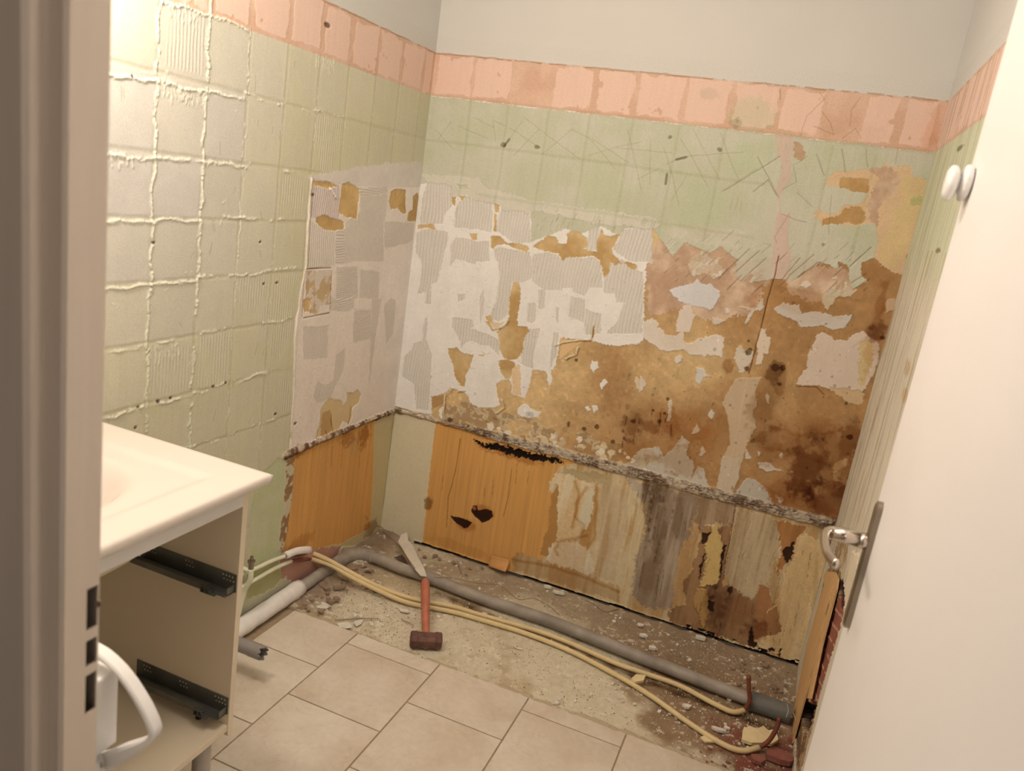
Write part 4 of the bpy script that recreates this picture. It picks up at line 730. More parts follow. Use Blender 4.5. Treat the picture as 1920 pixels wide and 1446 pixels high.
# ================================================================== CEILING, DOORWAY WALL, FRAME, DOOR
bm = bmesh.new(); box(bm, -.12, W + .12, YN - .1, .12, CEIL, CEIL + .08)
struct(obj('ceiling', bm, mat('ceiling_white', (232, 216, 196), .8, var=.02)), 'plain white ceiling')
def jp(px, ax, val): p = at(px, 700, ax, val); return float(p[0]), float(p[1])
P0 = jp(198, 1, YN); P1 = jp(164, 0, P0[0]); P1b = (P1[0] + .0025, P1[1]); P2 = jp(119, 0, P1b[0]); P3 = jp(86, 1, P2[1]); P4 = jp(49, 0, P3[0]); P5 = (P3[0] - .14, P4[1])
bm = bmesh.new(); box(bm, -.12, P0[0] - .03, YN - .06, YN, 0, CEIL); box(bm, P0[0] - .03, 1.702, YN - .06, YN, 2.06, CEIL); box(bm, 1.702, W - .002, YN - .06, YN, 0, CEIL)
struct(obj('wall_front', bm, M_PAINT), 'wall around the doorway seen from the hall')
M_FRAME = mat('painted_steel_frame', (222, 194, 162), .38, var=.05, scale=30, stretch=(1, 1, .12), bump=.08, bscale=60)
# profile of the pressed-steel jamb, with rounded corners, cut where the three strike slots are
prof = [(P0[0] - .03, P0[1]), (P0[0] - .004, P0[1]), (P0[0], P0[1] - .003), P1, P1b, (P2[0], P2[1] + .003), (P2[0] - .003, P2[1])]
nP = len(prof)
hx = P3[0]; prof += [(P3[0] + .004, P3[1]), (P3[0], P3[1] - .004), (P4[0] + .001, P3[1] * .5 + P4[1] * .5), (P4[0], P4[1] + .004), (P4[0] - .004, P4[1]), P5]
zs = [at(170, y, 0, P0[0])[2] for y in (1102, 1178, 1198, 1245, 1262, 1332)]
zc = [.0] + sorted(zs) + [2.06]
bm = bmesh.new()
yh = (P0[1] - .0045, P1[1] - .0010)                         # the slots sit in the strip between P0 and P1
prof2 = prof[:3] + [(P0[0], yh[0])] + [(P0[0], yh[1] + .002)] + prof[3:]
rows_ = [[bm.verts.new((x, y, z)) for x, y in prof2] for z in zc]
for j in range(len(zc) - 1):
    for i in range(len(prof2) - 1):
        if i == 3 and j in (1, 3, 5): continue              # open slot
        bm.faces.new((rows_[j][i], rows_[j][i + 1], rows_[j + 1][i + 1], rows_[j + 1][i]))
jamb = obj('trim_1', bm, M_FRAME); struct(jamb, 'painted steel door frame jamb with three lock slots, in the left foreground')
sm = jamb.modifiers.new('s', 'SOLIDIFY'); sm.thickness = .0016; sm.offset = 0
bm = bmesh.new(); box(bm, P0[0] - .024, P0[0] - .020, YN - .035, YN - .004, min(zs) - .05, max(zs) + .05)
obj('strike_box', bm, mat('dark_lock_box', (0.01, .008, .007), .9, raw=True), jamb)
bm = bmesh.new(); box(bm, P5[0] - .9, P5[0] + .02, P5[1] - .004, P5[1] + .07, 0, CEIL); box(bm, P5[0], 1.70, P5[1], YN - .061, 2.062, CEIL)
obj('hall_side', bm, mat('hall_wall', (176, 150, 126), .8), jamb)
bm = bmesh.new(); sweep(bm, [(P0[0] + .001, YN - .003, at(184, 1122, 1, YN)[2]), (P0[0] + .001, YN - .003, at(184, 1132, 1, YN)[2])], .0022, 8); obj('frame_screw', bm, mat('rusty_bit', (120, 86, 60), .6), jamb)
bm = bmesh.new(); box(bm, 1.684, 1.70, YN - .06, YN + .0, 0, 2.06); struct(obj('trim_2', bm, M_FRAME, bevel=.003), 'right-hand jamb of the doorway')

XD, YE = 1.641, -1.372
bm = bmesh.new(); box(bm, XD, XD + .04, -2.262, YE, .015, 2.035)
door = obj('door_1', bm, mat('white_door_paint', (227, 208, 189), .45, var=.012, scale=5, bump=.04, bscale=90), bevel=.002)
struct(door, 'open white flush door on the right with a chrome lever handle')
M_CHR = mat('brushed_nickel', (.62, .56, .50), .22, 1, var=.05, raw=True); M_CHR2 = mat('satin_plate', (.34, .29, .235), .30, 1, var=.05, raw=True)
bm = bmesh.new(); yc, zt, zb, hw = -1.437, 1.103, .878, .0135
n = 10; out = []
for k in range(n + 1): a = math.pi * k / n; out.append((yc + hw * math.cos(a), zt - .012 + .012 * math.sin(a)))
for k in range(n + 1): a = math.pi + math.pi * k / n; out.append((yc + hw * math.cos(a), zb + .012 + .012 * math.sin(a)))
f0 = [bm.verts.new((XD + .0005, a, b)) for a, b in out]; f1 = [bm.verts.new((XD - .008, a, b)) for a, b in out]; f2 = [bm.verts.new((XD - .0105, yc + (a - yc) * .8, (zt + zb) / 2 + (b - (zt + zb) / 2) * .96)) for a, b in out]
bm.faces.new(f2); m_ = len(out)
for A_, B_ in ((f0, f1), (f1, f2)):
    for k in range(m_): bm.faces.new((A_[k], A_[(k + 1) % m_], B_[(k + 1) % m_], B_[k]))
plate = obj('handle_plate', bm, M_CHR2, door)
zh = 1.032
bm = bmesh.new(); cyl(bm, (XD - .009, yc, zh), (XD - .020, yc, zh), .0145, .0125); cyl(bm, (XD - .0215, yc, zh), (XD - .060, yc, zh), .0128, .0128)
neck = obj('handle_neck', bm, M_CHR, door, smooth=True)
bm = bmesh.new(); pth = smoothpath([(XD - .048, yc, zh), (XD - .064, yc - .002, zh), (XD - .072, yc - .016, zh), (XD - .073, yc - .05, zh - .002), (XD - .068, yc - .09, zh - .004), (XD - .056, yc - .125, zh - .004)], 6)
sweep(bm, pth, lambda t: .0125 - .004 * t, prof=[(math.cos(a) * (.65), math.sin(a)) for a in [2 * math.pi * k / 16 for k in range(16)]])
obj('lever', bm, M_CHR, door, smooth=True)
# twin round porcelain coat hook high on the door
M_POR = mat('white_porcelain', (250, 240, 228), .15, var=.01)
qc = at(1782, 340, 0, XD - .028)
hook = bpy.data.objects.new('coat_hook', None); COL.objects.link(hook); hook.parent = door; hook.location = (XD, YE - .045, float(qc[2])); hook.empty_display_size = .03
def disc(bm, c, r, t):
    pr = [(0, -t), (r * .7, -t), (r * .95, -t * .5), (r, 0), (r * .95, t * .5), (r * .6, t * .95), (0, t)]; rings = []
    for a, b in pr:
        rings.append([bm.verts.new((c[0] - b, c[1] + a * math.cos(q), c[2] + a * math.sin(q))) for q in [2 * math.pi * k / 28 for k in range(28)]] if a > 0 else [bm.verts.new((c[0] - b, c[1], c[2]))])
    for A_, B_ in zip(rings, rings[1:]):
        for k in range(28):
            if len(A_) == 1: bm.faces.new((A_[0], B_[(k + 1) % 28], B_[k]))
            elif len(B_) == 1: bm.faces.new((A_[k], A_[(k + 1) % 28], B_[0]))
            else: bm.faces.new((A_[k], A_[(k + 1) % 28], B_[(k + 1) % 28], B_[k]))
bm = bmesh.new(); disc(bm, (-.008, 0, 0), .027, .008); o = obj('hook_base', bm, M_POR, hook, smooth=True)
bm = bmesh.new(); cyl(bm, (-.010, 0, 0), (-.022, 0, 0), .010); obj('hook_stem', bm, M_POR, hook, smooth=True)
bm = bmesh.new(); disc(bm, (-.027, 0, -.002), .026, .0085); obj('hook_knob', bm, M_POR, hook, smooth=True)

# ================================================================== VANITY CABINET AND WASHBASIN
M_MEL = mat('cream_melamine', (.90, .80, .63), .5, var=.01, scale=6, raw=True); M_MELW = mat('white_front', (236, 218, 198), .4, var=.01)
M_SLIDE = mat('dark_zinc_slide', (.17, .175, .16), .42, .5, var=.15, raw=True); M_ZN = mat('bright_zinc', (.62, .60, .56), .35, .9, raw=True)
vc = thing('vanity_cabinet', (.235, -1.78, .012), 'white vanity cabinet with open front and empty drawer runners against the green wall', 'cabinet')
XF, YO, YI, ZB, ZT = .467, -1.489, -1.505, .225, .829
def part(name, bm, m, parent, **k):
    o = obj(name, bm, m, parent, **k); o.matrix_parent_inverse = parent.matrix_world.inverted() if parent.parent else o.matrix_parent_inverse
    o.location = -parent.location if not parent.parent else (0, 0, 0); return o
def prt(name, bm, m, root, sub=None, **k):
    """a part drawn in world coordinates under an Empty (or under one of its parts)"""
    o = obj(name, bm, m, sub or root, **k)
    if not sub: o.location = -Vector(root.location)
    return o
bm = bmesh.new(); box(bm, .002, XF, YI, YO, ZB - .012, ZT); prt('side_panel', bm, M_MEL, vc, bevel=.0008)
bm = bmesh.new(); box(bm, .002, XF, -2.085, -2.069, ZB - .012, ZT); prt('side_panel', bm, M_MEL, vc, bevel=.0008)
bm = bmesh.new(); box(bm, .012, XF - .002, -2.069, YI, ZB, ZB + .016); prt('bottom_panel', bm, M_MEL, vc, bevel=.0008)
bm = bmesh.new(); box(bm, .002, .011, -2.069, YI, ZB, ZT - .17); prt('back_panel', bm, M_MEL, vc)
bm = bmesh.new(); box(bm, XF - .016, XF + .001, -2.069, YI, ZT - .052, ZT); prt('front_rail', bm, M_MELW, vc, bevel=.0008)
for x, y in ((.435, -1.548), (.05, -1.548), (.435, -2.02), (.05, -2.02)):
    bm = bmesh.new(); cyl(bm, (x, y, .012), (x, y, .030), .024, .024, 24); cyl(bm, (x, y, .0301), (x, y, ZB), .020, .020, 24)
    prt('leg', bm, mat('grey_leg', (178, 160, 138), .45) if not bpy.data.materials.get('grey_leg') else bpy.data.materials['grey_leg'], vc, smooth=False)
for zt in (.617, .312):
    bm = bmesh.new(); x0, x1 = .199, .464; h = .042
    box(bm, x0, x1, YI - .0022, YI - .0002, zt - h, zt)
    box(bm, x0, x1 - .004, YI - .030, YI - .0022, zt - h, zt - h + .0022)
    box(bm, x0, x1 - .050, YI - .032, YI - .030, zt - h, zt - h + .013)
    box(bm, x0, x1 - .05, YI - .032, YI - .020, zt - h + .013, zt - h + .0145)
    box(bm, x1 - .006, x1 - .004, YI - .024, YI - .002, zt - h, zt - h + .018)
    sl = prt('drawer_runner', bm, M_SLIDE, vc)
    for cx, cols_ in ((x1 - .035, 4), (.328, 3), (x0 + .022, 3)):
        for i in range(cols_):
            for j in range(2):
                x = cx + i * .0085 + j * .003; z = zt - .008 - j * .010; bm = bmesh.new()
                cyl(bm, (x, YI - .0021, z), (x, YI - .0032, z), .0019, .0015, 10); prt('rivet', bm, M_ZN, vc, sub=sl)
    bm = bmesh.new(); xa = x1 - .062
    for a, b, c, d in ((0, .026, 0, .0015), (0, .026, .0125, .014), (0, .0018, 0, .014), (.011, .013, 0, .014), (.0242, .026, 0, .014)):
        box(bm, xa + a, xa + b, YI - .040, YI - .0325, zt - h + c, zt - h + d)
    box(bm, xa + .022, xa + .040, YI - .042, YI - .026, zt - h + .002, zt - h + .004)
    prt('release_clip', bm, M_SLIDE, vc, sub=sl)
bm = bmesh.new(); p = at(373, 1345, 2, ZB + .017); cyl(bm, (p[0], p[1], ZB + .016), (p[0], p[1], ZB + .0175), .008, .008, 20); o = prt('screw_cap', bm, mat('dark_brown_cap', (60, 36, 30), .5), vc); o['label'] = 'dark brown screw cap'
bm = bmesh.new(); box(bm, .013, .05, -1.60, -1.56, ZB + .016, ZB + .042); prt('corner_block', bm, M_MELW, vc, bevel=.002)

basin = thing('washbasin', (.254, -1.78, ZT), 'glossy white washbasin top resting on the vanity cabinet', 'washbasin')
M_CER = mat('white_ceramic', (.76, .71, .655), .18, var=.005, raw=True)
bm = bmesh.new(); X0, X1, Y0, Y1 = .002, .509, -2.10, -1.468; nx, ny = 64, 76; g_ = []
for j in range(ny + 1):
    r_ = []
    for i in range(nx + 1):
        x = X0 + (X1 - X0) * i / nx; y = Y0 + (Y1 - Y0) * j / ny
        ed = min(x - X0 + .02, X1 - x, y - Y0, Y1 - y); z = .852 - .004 * max(0, 1 - ed / .008) ** 2
        dx = min(x - .05, .435 - x); dy = min(y + 2.01, -1.560 - y); d = min(dx, dy)
        t_ = max(0, min(1, d / .016)); z -= .0045 * t_ * t_ * (3 - 2 * t_)
        q = math.hypot((x - .235) / .155, (y + 1.80) / .185)
        if q < 1: t_ = 1 - q; t_ = min(1, t_ * 1.6); z -= .095 * t_ * t_ * (3 - 2 * t_)
        r_.append(bm.verts.new((x, y, z)))
    g_.append(r_)
for j in range(ny):
    for i in range(nx): bm.faces.new((g_[j][i], g_[j][i + 1], g_[j + 1][i + 1], g_[j + 1][i]))
rim = [g_[0][i] for i in range(nx)] + [g_[j][nx] for j in range(ny)] + [g_[ny][i] for i in range(nx, 0, -1)] + [g_[j][0] for j in range(ny, 0, -1)]
low_ = [bm.verts.new((v.co.x, v.co.y, ZT + .004)) for v in rim]; cx_, cy_ = .255, -1.784
low2 = [bm.verts.new((cx_ + (v.co.x - cx_) * .985, cy_ + (v.co.y - cy_) * .985, ZT + .0005)) for v in rim]
for A_, B_ in ((rim, low_), (low_, low2)):
    for k in range(len(rim)): bm.faces.new((A_[k], A_[(k + 1) % len(rim)], B_[(k + 1) % len(rim)], B_[k]))
prt('basin_top', bm, M_CER, basin, smooth=True)
bm = bmesh.new(); rings = []
for k in range(10):
    a = math.pi / 2 * k / 9; r_ = math.cos(a); z = ZT + .001 - .165 * math.sin(a) ** 1.0
    rings.append([bm.verts.new((.245 + .205 * r_ * math.cos(q), -1.775 + .262 * r_ * math.sin(q), z)) for q in [2 * math.pi * i / 40 for i in range(40)]] if k < 9 else [bm.verts.new((.235, -1.77, z))])
for A_, B_ in zip(rings, rings[1:]):
    for i in range(40):
        if len(B_) == 1: bm.faces.new((A_[i], A_[(i + 1) % 40], B_[0]))
        else: bm.faces.new((A_[i], A_[(i + 1) % 40], B_[(i + 1) % 40], B_[i]))
o = prt('bowl_underside', bm, mat('beige_underside', (214, 192, 150), .6, var=.04), basin, smooth=True)
bm = bmesh.new(); cyl(bm, (.235, -1.80, .7575), (.235, -1.80, .7600), .022, .022, 28); prt('drain_cover', bm, M_CHR, basin)

# white plastic loop handle fixed beside the doorway, seen just past the jamb
YH = -2.10
def wp(px, py, y=YH): p = at(px, py, 1, y); return (float(p[0]), y, float(p[2]))
M_PLA = mat('white_plastic', (240, 228, 220), .35, var=.01)
gh = thing('pull_handle', wp(190, 1330), 'white plastic loop handle just behind the door frame, lower left', 'handle')
def ribbon(bm, pts, th, y0, y1):
    P = [Vector((p[0], 0, p[2])) for p in pts]; n = len(P); ring = []
    for i, p in enumerate(P):
        t = (P[min(i + 1, n - 1)] - P[max(i - 1, 0)]).normalized(); nr = Vector((t.z, 0, -t.x)); w = th[i] if isinstance(th, list) else th
        a, b = p + nr * w / 2, p - nr * w / 2; e = .0025
        ring.append([bm.verts.new(q) for q in ((a.x, y0 + e, a.z), (a.x * .8 + b.x * .2, y0, a.z * .8 + b.z * .2), (b.x * .8 + a.x * .2, y0, b.z * .8 + a.z * .2), (b.x, y0 + e, b.z), (b.x, y1 - e, b.z), (b.x * .8 + a.x * .2, y1, b.z * .8 + a.z * .2), (a.x * .8 + b.x * .2, y1, a.z * .8 + b.z * .2), (a.x, y1 - e, a.z))])
    for A_, B_ in zip(ring, ring[1:]):
        for k in range(8): bm.faces.new((A_[k], A_[(k + 1) % 8], B_[(k + 1) % 8], B_[k]))
    bm.faces.new(ring[0][::-1]); bm.faces.new(ring[-1])
bm = bmesh.new(); pth = smoothpath([wp(168, 1212), wp(200, 1232), wp(235, 1268), wp(268, 1318), wp(287, 1358), wp(289, 1376), wp(276, 1390), wp(240, 1409), wp(205, 1425), wp(170, 1428)], 6)
n = len(pth); ribbon(bm, pth, [.0075 + .013 * sst(np.float64(i / n), .62, .80) for i in range(n)], YH - .008, YH + .010); prt('loop', bm, M_PLA, gh, smooth=False)
a = wp(168, 1241); b = wp(207, 1400); bm = bmesh.new(); box(bm, a[0] - .01, wp(211, 1300)[0], YN, YH + .010, b[2], a[2]); prt('base_block', bm, M_PLA, gh, bevel=.004, seg=3)
a = wp(170, 1412); bm = bmesh.new(); box(bm, a[0] - .02, wp(205, 1420)[0], YN, YH - .002, wp(190, 1470)[2], wp(190, 1408)[2]); prt('foot_block', bm, M_PLA, gh, bevel=.004, seg=3)
p = wp(190, 1434, YH - .012); bm = bmesh.new(); cyl(bm, p, (p[0], p[1] - .0016, p[2]), .0052, .0040, 20); cyl(bm, (p[0], p[1] - .0017, p[2]), (p[0], p[1] - .0022, p[2]), .0018, .0018, 6); o = prt('screw', bm, M_ZN, gh); o['label'] = 'zinc cross-head screw'

# ================================================================== PIPES
M_PVC = mat('dusty_grey_pvc', (128, 112, 94), .55, var=.10, scale=14, c2=(160, 143, 120), bump=.15, bscale=120); M_PVC2 = mat('grey_pvc', (136, 122, 108), .45, var=.05)
M_WPIPE = mat('white_painted_lagging', (222, 206, 190), .7, var=.06, scale=30, bump=.3, bscale=90)
dp = thing('drain_pipe', (.9, -.33, 0), 'long grey waste pipe along the foot of both walls, bent at the corner', 'pipe')
PB = [fl(px, py, .028) for px, py in ((790, 1078), (900, 1121), (1033, 1165), (1133, 1205), (1233, 1245), (1333, 1284), (1433, 1322))]
P = [(.036, -.66, .036), (.036, -.40, .034)] + smoothpath([(.036, -.385, .034), (.040, -.315, .034), (.075, -.268, .034), (.14, -.262, .034)], 8) + [(.25, -.272, .032)] + PB + [(1.63, PB[-1][1] - .004, .028)]
YC = PB[-1][1] - .003
bm = bmesh.new(); sweep(bm, P, .0215, 28); prt('pipe_run', bm, M_PVC, dp, smooth=True)
bm = bmesh.new(); sweep(bm, [(.036, -.405, .034)] + smoothpath([(.036, -.385, .034), (.040, -.315, .034), (.075, -.268, .034), (.14, -.262, .034)], 8)[:-2], .0255, 28); prt('elbow', bm, M_PVC, dp, smooth=True)
for a, b in (((1.585, YC, .028), (1.70, YC, .028)),):
    bm = bmesh.new(); cyl(bm, a, b, .031, .031, 32); cyl(bm, (1.576, YC, .028), (1.5849, YC, .028), .034, .034, 32); o = prt('coupling', bm, mat('dark_grey_coupling', (104, 98, 86), .5, var=.12, scale=40), dp, smooth=False); o['label'] = 'darker grey coupling'
bm = bmesh.new(); n = 40; sweep(bm, [(.038 + .0008 * math.sin(i * 2.2), -1.46 + .84 * i / n, .040) for i in range(n + 1)], lambda t: .0285 + .0007 * math.sin(t * 60) + .002 * (t > .9) * math.sin(t * 200), 24); o = prt('lagging', bm, M_WPIPE, dp, smooth=True); o['label'] = 'white painted lagging around the left end'
sp = thing('cut_pipe', (.12, -1.095, .115), 'short grey pipe with a rough cut end sticking out behind the vanity cabinet', 'pipe')
bm = bmesh.new(); sg = 28; rings = []
for xx, rr_ in ((.004, .020), (.205, .020), (.2051, .0208), (.250, .0208)):
    rings.append([bm.verts.new((xx + (random.uniform(-.010, .004) if xx == .25 else 0), -1.095 + rr_ * math.cos(q), .115 + rr_ * math.sin(q))) for q in [2 * math.pi * i / sg for i in range(sg)]])
rings.append([bm.verts.new((v.co.x, -1.095 + (v.co.y + 1.095) * .84, .115 + (v.co.z - .115) * .84)) for v in rings[-1]])
rings.append([bm.verts.new((.16, v.co.y, v.co.z)) for v in rings[-1]])
for A_, B_ in zip(rings, rings[1:]):
    for i in range(sg): bm.faces.new((A_[i], A_[(i + 1) % sg], B_[(i + 1) % sg], B_[i]))
bm.faces.new(rings[-1]); prt('pipe_stub', bm, M_PVC2, sp, smooth=False)

M_TUBE = mat('yellowed_pex', (208, 176, 120), .45, var=.05, scale=25); M_COP = mat('weathered_copper', (120, 66, 46), .5, .3, var=.2, scale=40); M_WH = mat('white_painted_pipe', (216, 204, 164), .55, var=.06, scale=30)
def fx(px, py, x): p = at(px, py, 0, x); return (x, float(p[1]), float(p[2]))
def waterpipe(lab, wallpts, wr, sleeve, tubepts, stub, tr=.0085):
    w = thing('water_pipe', (tubepts[5][0], tubepts[5][1], 0), lab, 'water pipe')
    bm = bmesh.new(); sweep(bm, smoothpath(wallpts, 5), wr, 16); prt('painted_pipe', bm, M_WH, w, smooth=True)
    if sleeve:
        bm = bmesh.new(); sweep(bm, smoothpath(sleeve, 5), .0125, 20); o = prt('sleeve', bm, M_WPIPE, w, smooth=True); o['label'] = 'thick white sleeve'
    bm = bmesh.new(); sweep(bm, [wallpts[-1], tubepts[0]], .0062, 14); o = prt('copper_joint', bm, M_COP, w, smooth=True); o['label'] = 'bare copper joint'
    bm = bmesh.new(); sweep(bm, smoothpath(tubepts, 6), tr, 16); o = prt('tube', bm, M_TUBE, w, smooth=True); o['label'] = 'yellowish plastic tube'
    bm = bmesh.new(); sweep(bm, smoothpath(stub, 6), .0070, 14); o = prt('copper_stub', bm, M_COP, w, smooth=True); o['label'] = 'red-brown copper stub rising at the right end'
    return w
t1 = [fl(583, 1036, .105), fl(615, 1050, .095), fl(660, 1075, .062), fl(710, 1100, .036), fl(770, 1122, .020), fl(850, 1138, .013), fl(900, 1153, .012), fl(1033, 1192, .012), fl(1160, 1246, .012), fl(1267, 1283, .012), fl(1333, 1317, .012), fl(1373, 1335, .012), fl(1396, 1332, .015)]
t2 = [fl(583, 1048, .085), fl(620, 1060, .078), fl(660, 1083, .050), fl(715, 1110, .026), fl(770, 1130, .014), fl(850, 1146, .012), fl(900, 1160, .012), fl(983, 1187, .012), fl(1067, 1220, .012), fl(1150, 1263, .012), fl(1217, 1303, .012), fl(1283, 1350, .012), fl(1350, 1393, .012), fl(1390, 1408, .012), fl(1424, 1402, .016)]
# keep the two tubes side by side where they run together
for i in range(4, 7): t2[i] = (t2[i][0], t2[i][1] - .006, t2[i][2])
e1, e2 = t1[-1], t2[-1]
waterpipe('upper yellowed water tube, ending at the back copper stub nearest the boards', [fx(440, 1082, .022), fx(480, 1066, .022), fx(510, 1052, .022), fx(534, 1043, .024)], .0065, [fx(537, 1041, .026), fx(558, 1033, .028), fx(580, 1031, .032)], t1,
          [e1, (e1[0] + .008, e1[1] + .004, .05), (e1[0] - .004, e1[1] + .012, .09), (e1[0] - .012, e1[1] + .018, .125)])
waterpipe('lower yellowed water tube, bowing out towards the tiles', [fx(440, 1108, .022), fx(480, 1086, .022), fx(515, 1066, .022), fx(546, 1052, .024)], .0068, None, t2,
          [e2, (e2[0] + .020, e2[1] + .004, .045), (e2[0] + .032, e2[1] + .012, .085), (e2[0] + .034, e2[1] + .018, .12)])
vl = thing('pipe_fitting', tuple(fx(471, 1050, .05)), 'small metal pipe fitting at the green wall beside the vanity side panel', 'pipe fitting')
a = fx(471, 1060, .05); bm = bmesh.new(); cyl(bm, (a[0], a[1], a[2] - .012), (a[0], a[1], a[2] + .010), .009, .009, 6); cyl(bm, (a[0], a[1], a[2] + .0101), (a[0], a[1], a[2] + .016), .012, .012, 24); cyl(bm, (a[0], a[1], a[2] + .0161), (a[0], a[1], a[2] + .030), .006, .005, 20); prt('nut', bm, M_CHR2, vl)
bm = bmesh.new(); sweep(bm, smoothpath([(a[0], a[1], a[2] - .012), (a[0], a[1], a[2] - .05), (.03, a[1], a[2] - .10), (.022, a[1] - .01, .08)], 5), .0085, 16); o = prt('riser', bm, M_WH, vl, smooth=True); o['label'] = 'white painted riser'
bm = bmesh.new(); sweep(bm, [(a[0] - .002, a[1], a[2] - .02), (.004, a[1], a[2] - .02)], .007, 14); prt('bracket', bm, M_WH, vl, smooth=True)

# ================================================================== HAMMER
A0 = np.array(fl(765, 1219)); A1 = np.array(fl(826, 1219)); ax_ = A1 - A0; ax_ /= np.linalg.norm(ax_); hc = (A0 + A1) / 2; hc = np.array([hc[0] - .004, hc[1] + .012, .0265])
top = np.array(fl(797, 1090, .083)); hm = thing('club_hammer', (hc[0], hc[1], 0), 'rusty club hammer on the screed, red-brown handle leaning on the grey pipe', 'hammer')
hd = Vector(top - hc).normalized(); axv = Vector(ax_); axv = (axv - hd * axv.dot(hd)).normalized(); up_ = axv.cross(hd).normalized()
bm = bmesh.new(); L_ = .104; q8 = []
for t_, w_ in ((-.5, .019), (-.47, .0235), (-.30, .0250), (-.28, .0225), (.28, .0225), (.30, .0250), (.47, .0235), (.5, .019)):
    c = Vector(hc) + axv * (t_ * L_); k = .58
    q8.append([bm.verts.new(c + hd * a * w_ + up_ * b * w_) for a, b in ((1, k), (k, 1), (-k, 1), (-1, k), (-1, -k), (-k, -1), (k, -1), (1, -k))])
for A_, B_ in zip(q8, q8[1:]):
    for i in range(8): bm.faces.new((A_[i], A_[(i + 1) % 8], B_[(i + 1) % 8], B_[i]))
bm.faces.new(q8[0][::-1]); bm.faces.new(q8[-1])
mn = min(v.co.z for v in bm.verts)
for v in bm.verts: v.co.z += .0015 - mn
prt('head', bm, mat('rusty_steel', (120, 82, 66), .55, .35, var=.2, scale=45, c2=(92, 60, 48), bump=.4, bscale=150), hm, bevel=.0012)
bm = bmesh.new(); hP = [Vector(hc) + hd * t_ for t_ in (-.020, .02, .026, .08, .15, .22, (Vector(top) - Vector(hc)).length)]
sweep(bm, smoothpath([tuple(p) for p in hP], 6), lambda t: .0150 + .0050 * sst(np.float64(t), .25, .9) - .006 * sst(np.float64(t), .985, 1.0), prof=[(.80 * math.cos(q), 1.1 * math.sin(q)) for q in [2 * math.pi * i / 20 for i in range(20)]], up=tuple(up_))
prt('handle', bm, mat('red_brown_handle', (178, 102, 74), .6, var=.12, scale=30, stretch=(1, 1, .3), bump=.2), hm, smooth=True)

# ================================================================== LATHS, STRIPS, WIRES, DEBRIS
M_LATH = mat('bare_pine', (206, 158, 100), .75, var=.14, scale=22, stretch=(6, 6, .35), bump=.3)
def lath(name, lab, pts, th):
    bm = bmesh.new(); f = [bm.verts.new(p) for p in pts]; b = [bm.verts.new((p[0] + th, p[1], p[2])) for p in pts]
    bm.faces.new(f); bm.faces.new(b[::-1]); n = len(pts)
    for i in range(n): bm.faces.new((f[i], b[i], b[(i + 1) % n], f[(i + 1) % n]))
    return tag(obj(name, bm, M_LATH), lab, 'lath')
xl = 1.713
def kx(pts, xx): return [fx(1440 + a / 6.573, 1000 + b / 6.573, xx) for a, b in pts]
lath('wooden_lath', 'wider pine board upright on the right wall beside the corner, torn at its top', kx([(715, 470), (830, 480), (790, 640), (745, 860), (700, 1000), (660, 1180), (600, 1420)], xl) + [fx(1511, 1300, xl), (xl, fx(1507, 1312, xl)[1], .006), (xl, fx(1496, 1300, xl)[1], .006)] + kx([(470, 1400), (530, 1190), (600, 930), (690, 640), (680, 530)], xl), .005)
lath('wooden_lath', 'thin pine lath between the wide board and the red brick', kx([(835, 500), (858, 560), (838, 700), (790, 880), (700, 1220), (650, 1420)], xl) + [fx(1519, 1310, xl), fx(1513, 1310, xl)] + kx([(612, 1430), (670, 1200), (765, 850), (800, 680)], xl), .005)
# flap of orange veneer curling off the foot of the back board
bm = bmesh.new(); g_ = []
for j in range(8):
    t_ = j / 7; r_ = []
    for i in range(7):
        s_ = i / 6; p = np.array(at(920, 1040, 1, 0)) * (1 - s_) + np.array(at(956, 1050, 1, 0)) * s_
        z = p[2] - t_ * (.045 - .012 * s_); y = -.004 - .030 * t_ * t_ * (.4 + s_); r_.append(bm.verts.new((p[0] + .004 * t_, y, max(z, .008))))
    g_.append(r_)
for j in range(7):
    for i in range(6): bm.faces.new((g_[j][i], g_[j][i + 1], g_[j + 1][i + 1], g_[j + 1][i]))
o = obj('veneer_flap', bm, mat('orange_veneer', (196, 138, 76), .6, var=.1), wall_back, smooth=True); m_ = o.modifiers.new('s', 'SOLIDIFY'); m_.thickness = .0016
# pale board strip leaning from the foot of the wall onto the pipe
def plate(name, pts, th, m, lab=None, cat=None, group=None, cut=True):
    bm = bmesh.new(); f = [bm.verts.new((p[0], p[1], p[2] + th)) for p in pts]; b = [bm.verts.new(p) for p in pts]; n = len(pts)
    bm.faces.new(f); bm.faces.new(b[::-1])
    for i in range(n): bm.faces.new((f[i], b[i], b[(i + 1) % n], f[(i + 1) % n]))
    bmesh.ops.triangulate(bm, faces=[q for q in bm.faces if len(q.verts) > 4])
    o = obj(name, bm, m)
    if lab: tag(o, lab, cat, group)
    return o
M_CHIP = mat('plaster_chip', (214, 196, 168), .9, var=.10, scale=60, bump=.3); M_CHIPR = mat('red_clay_chip', (140, 82, 64), .9, var=.2, scale=60, bump=.3); M_FOAM = mat('cream_foam', (216, 186, 132), .85, var=.06, scale=40, bump=.2)
M_DARKB = mat('dark_card', (84, 64, 50), .8, var=.15)
plate('torn_strip', [fl(746, 1017, .035), fl(752, 1004, .045), fl(763, 999, .055), fl(765, 1014, .05), fl(774, 1024, .055), fl(784, 1046, .066), fl(796, 1069, .070), fl(800, 1082, .068), fl(788, 1080, .066), fl(773, 1063, .060), fl(757, 1034, .045)], .0025, mat('pale_torn_board', (206, 188, 160), .85, var=.06), 'pale torn strip of board leaning across the grey pipe left of the hammer', 'board')
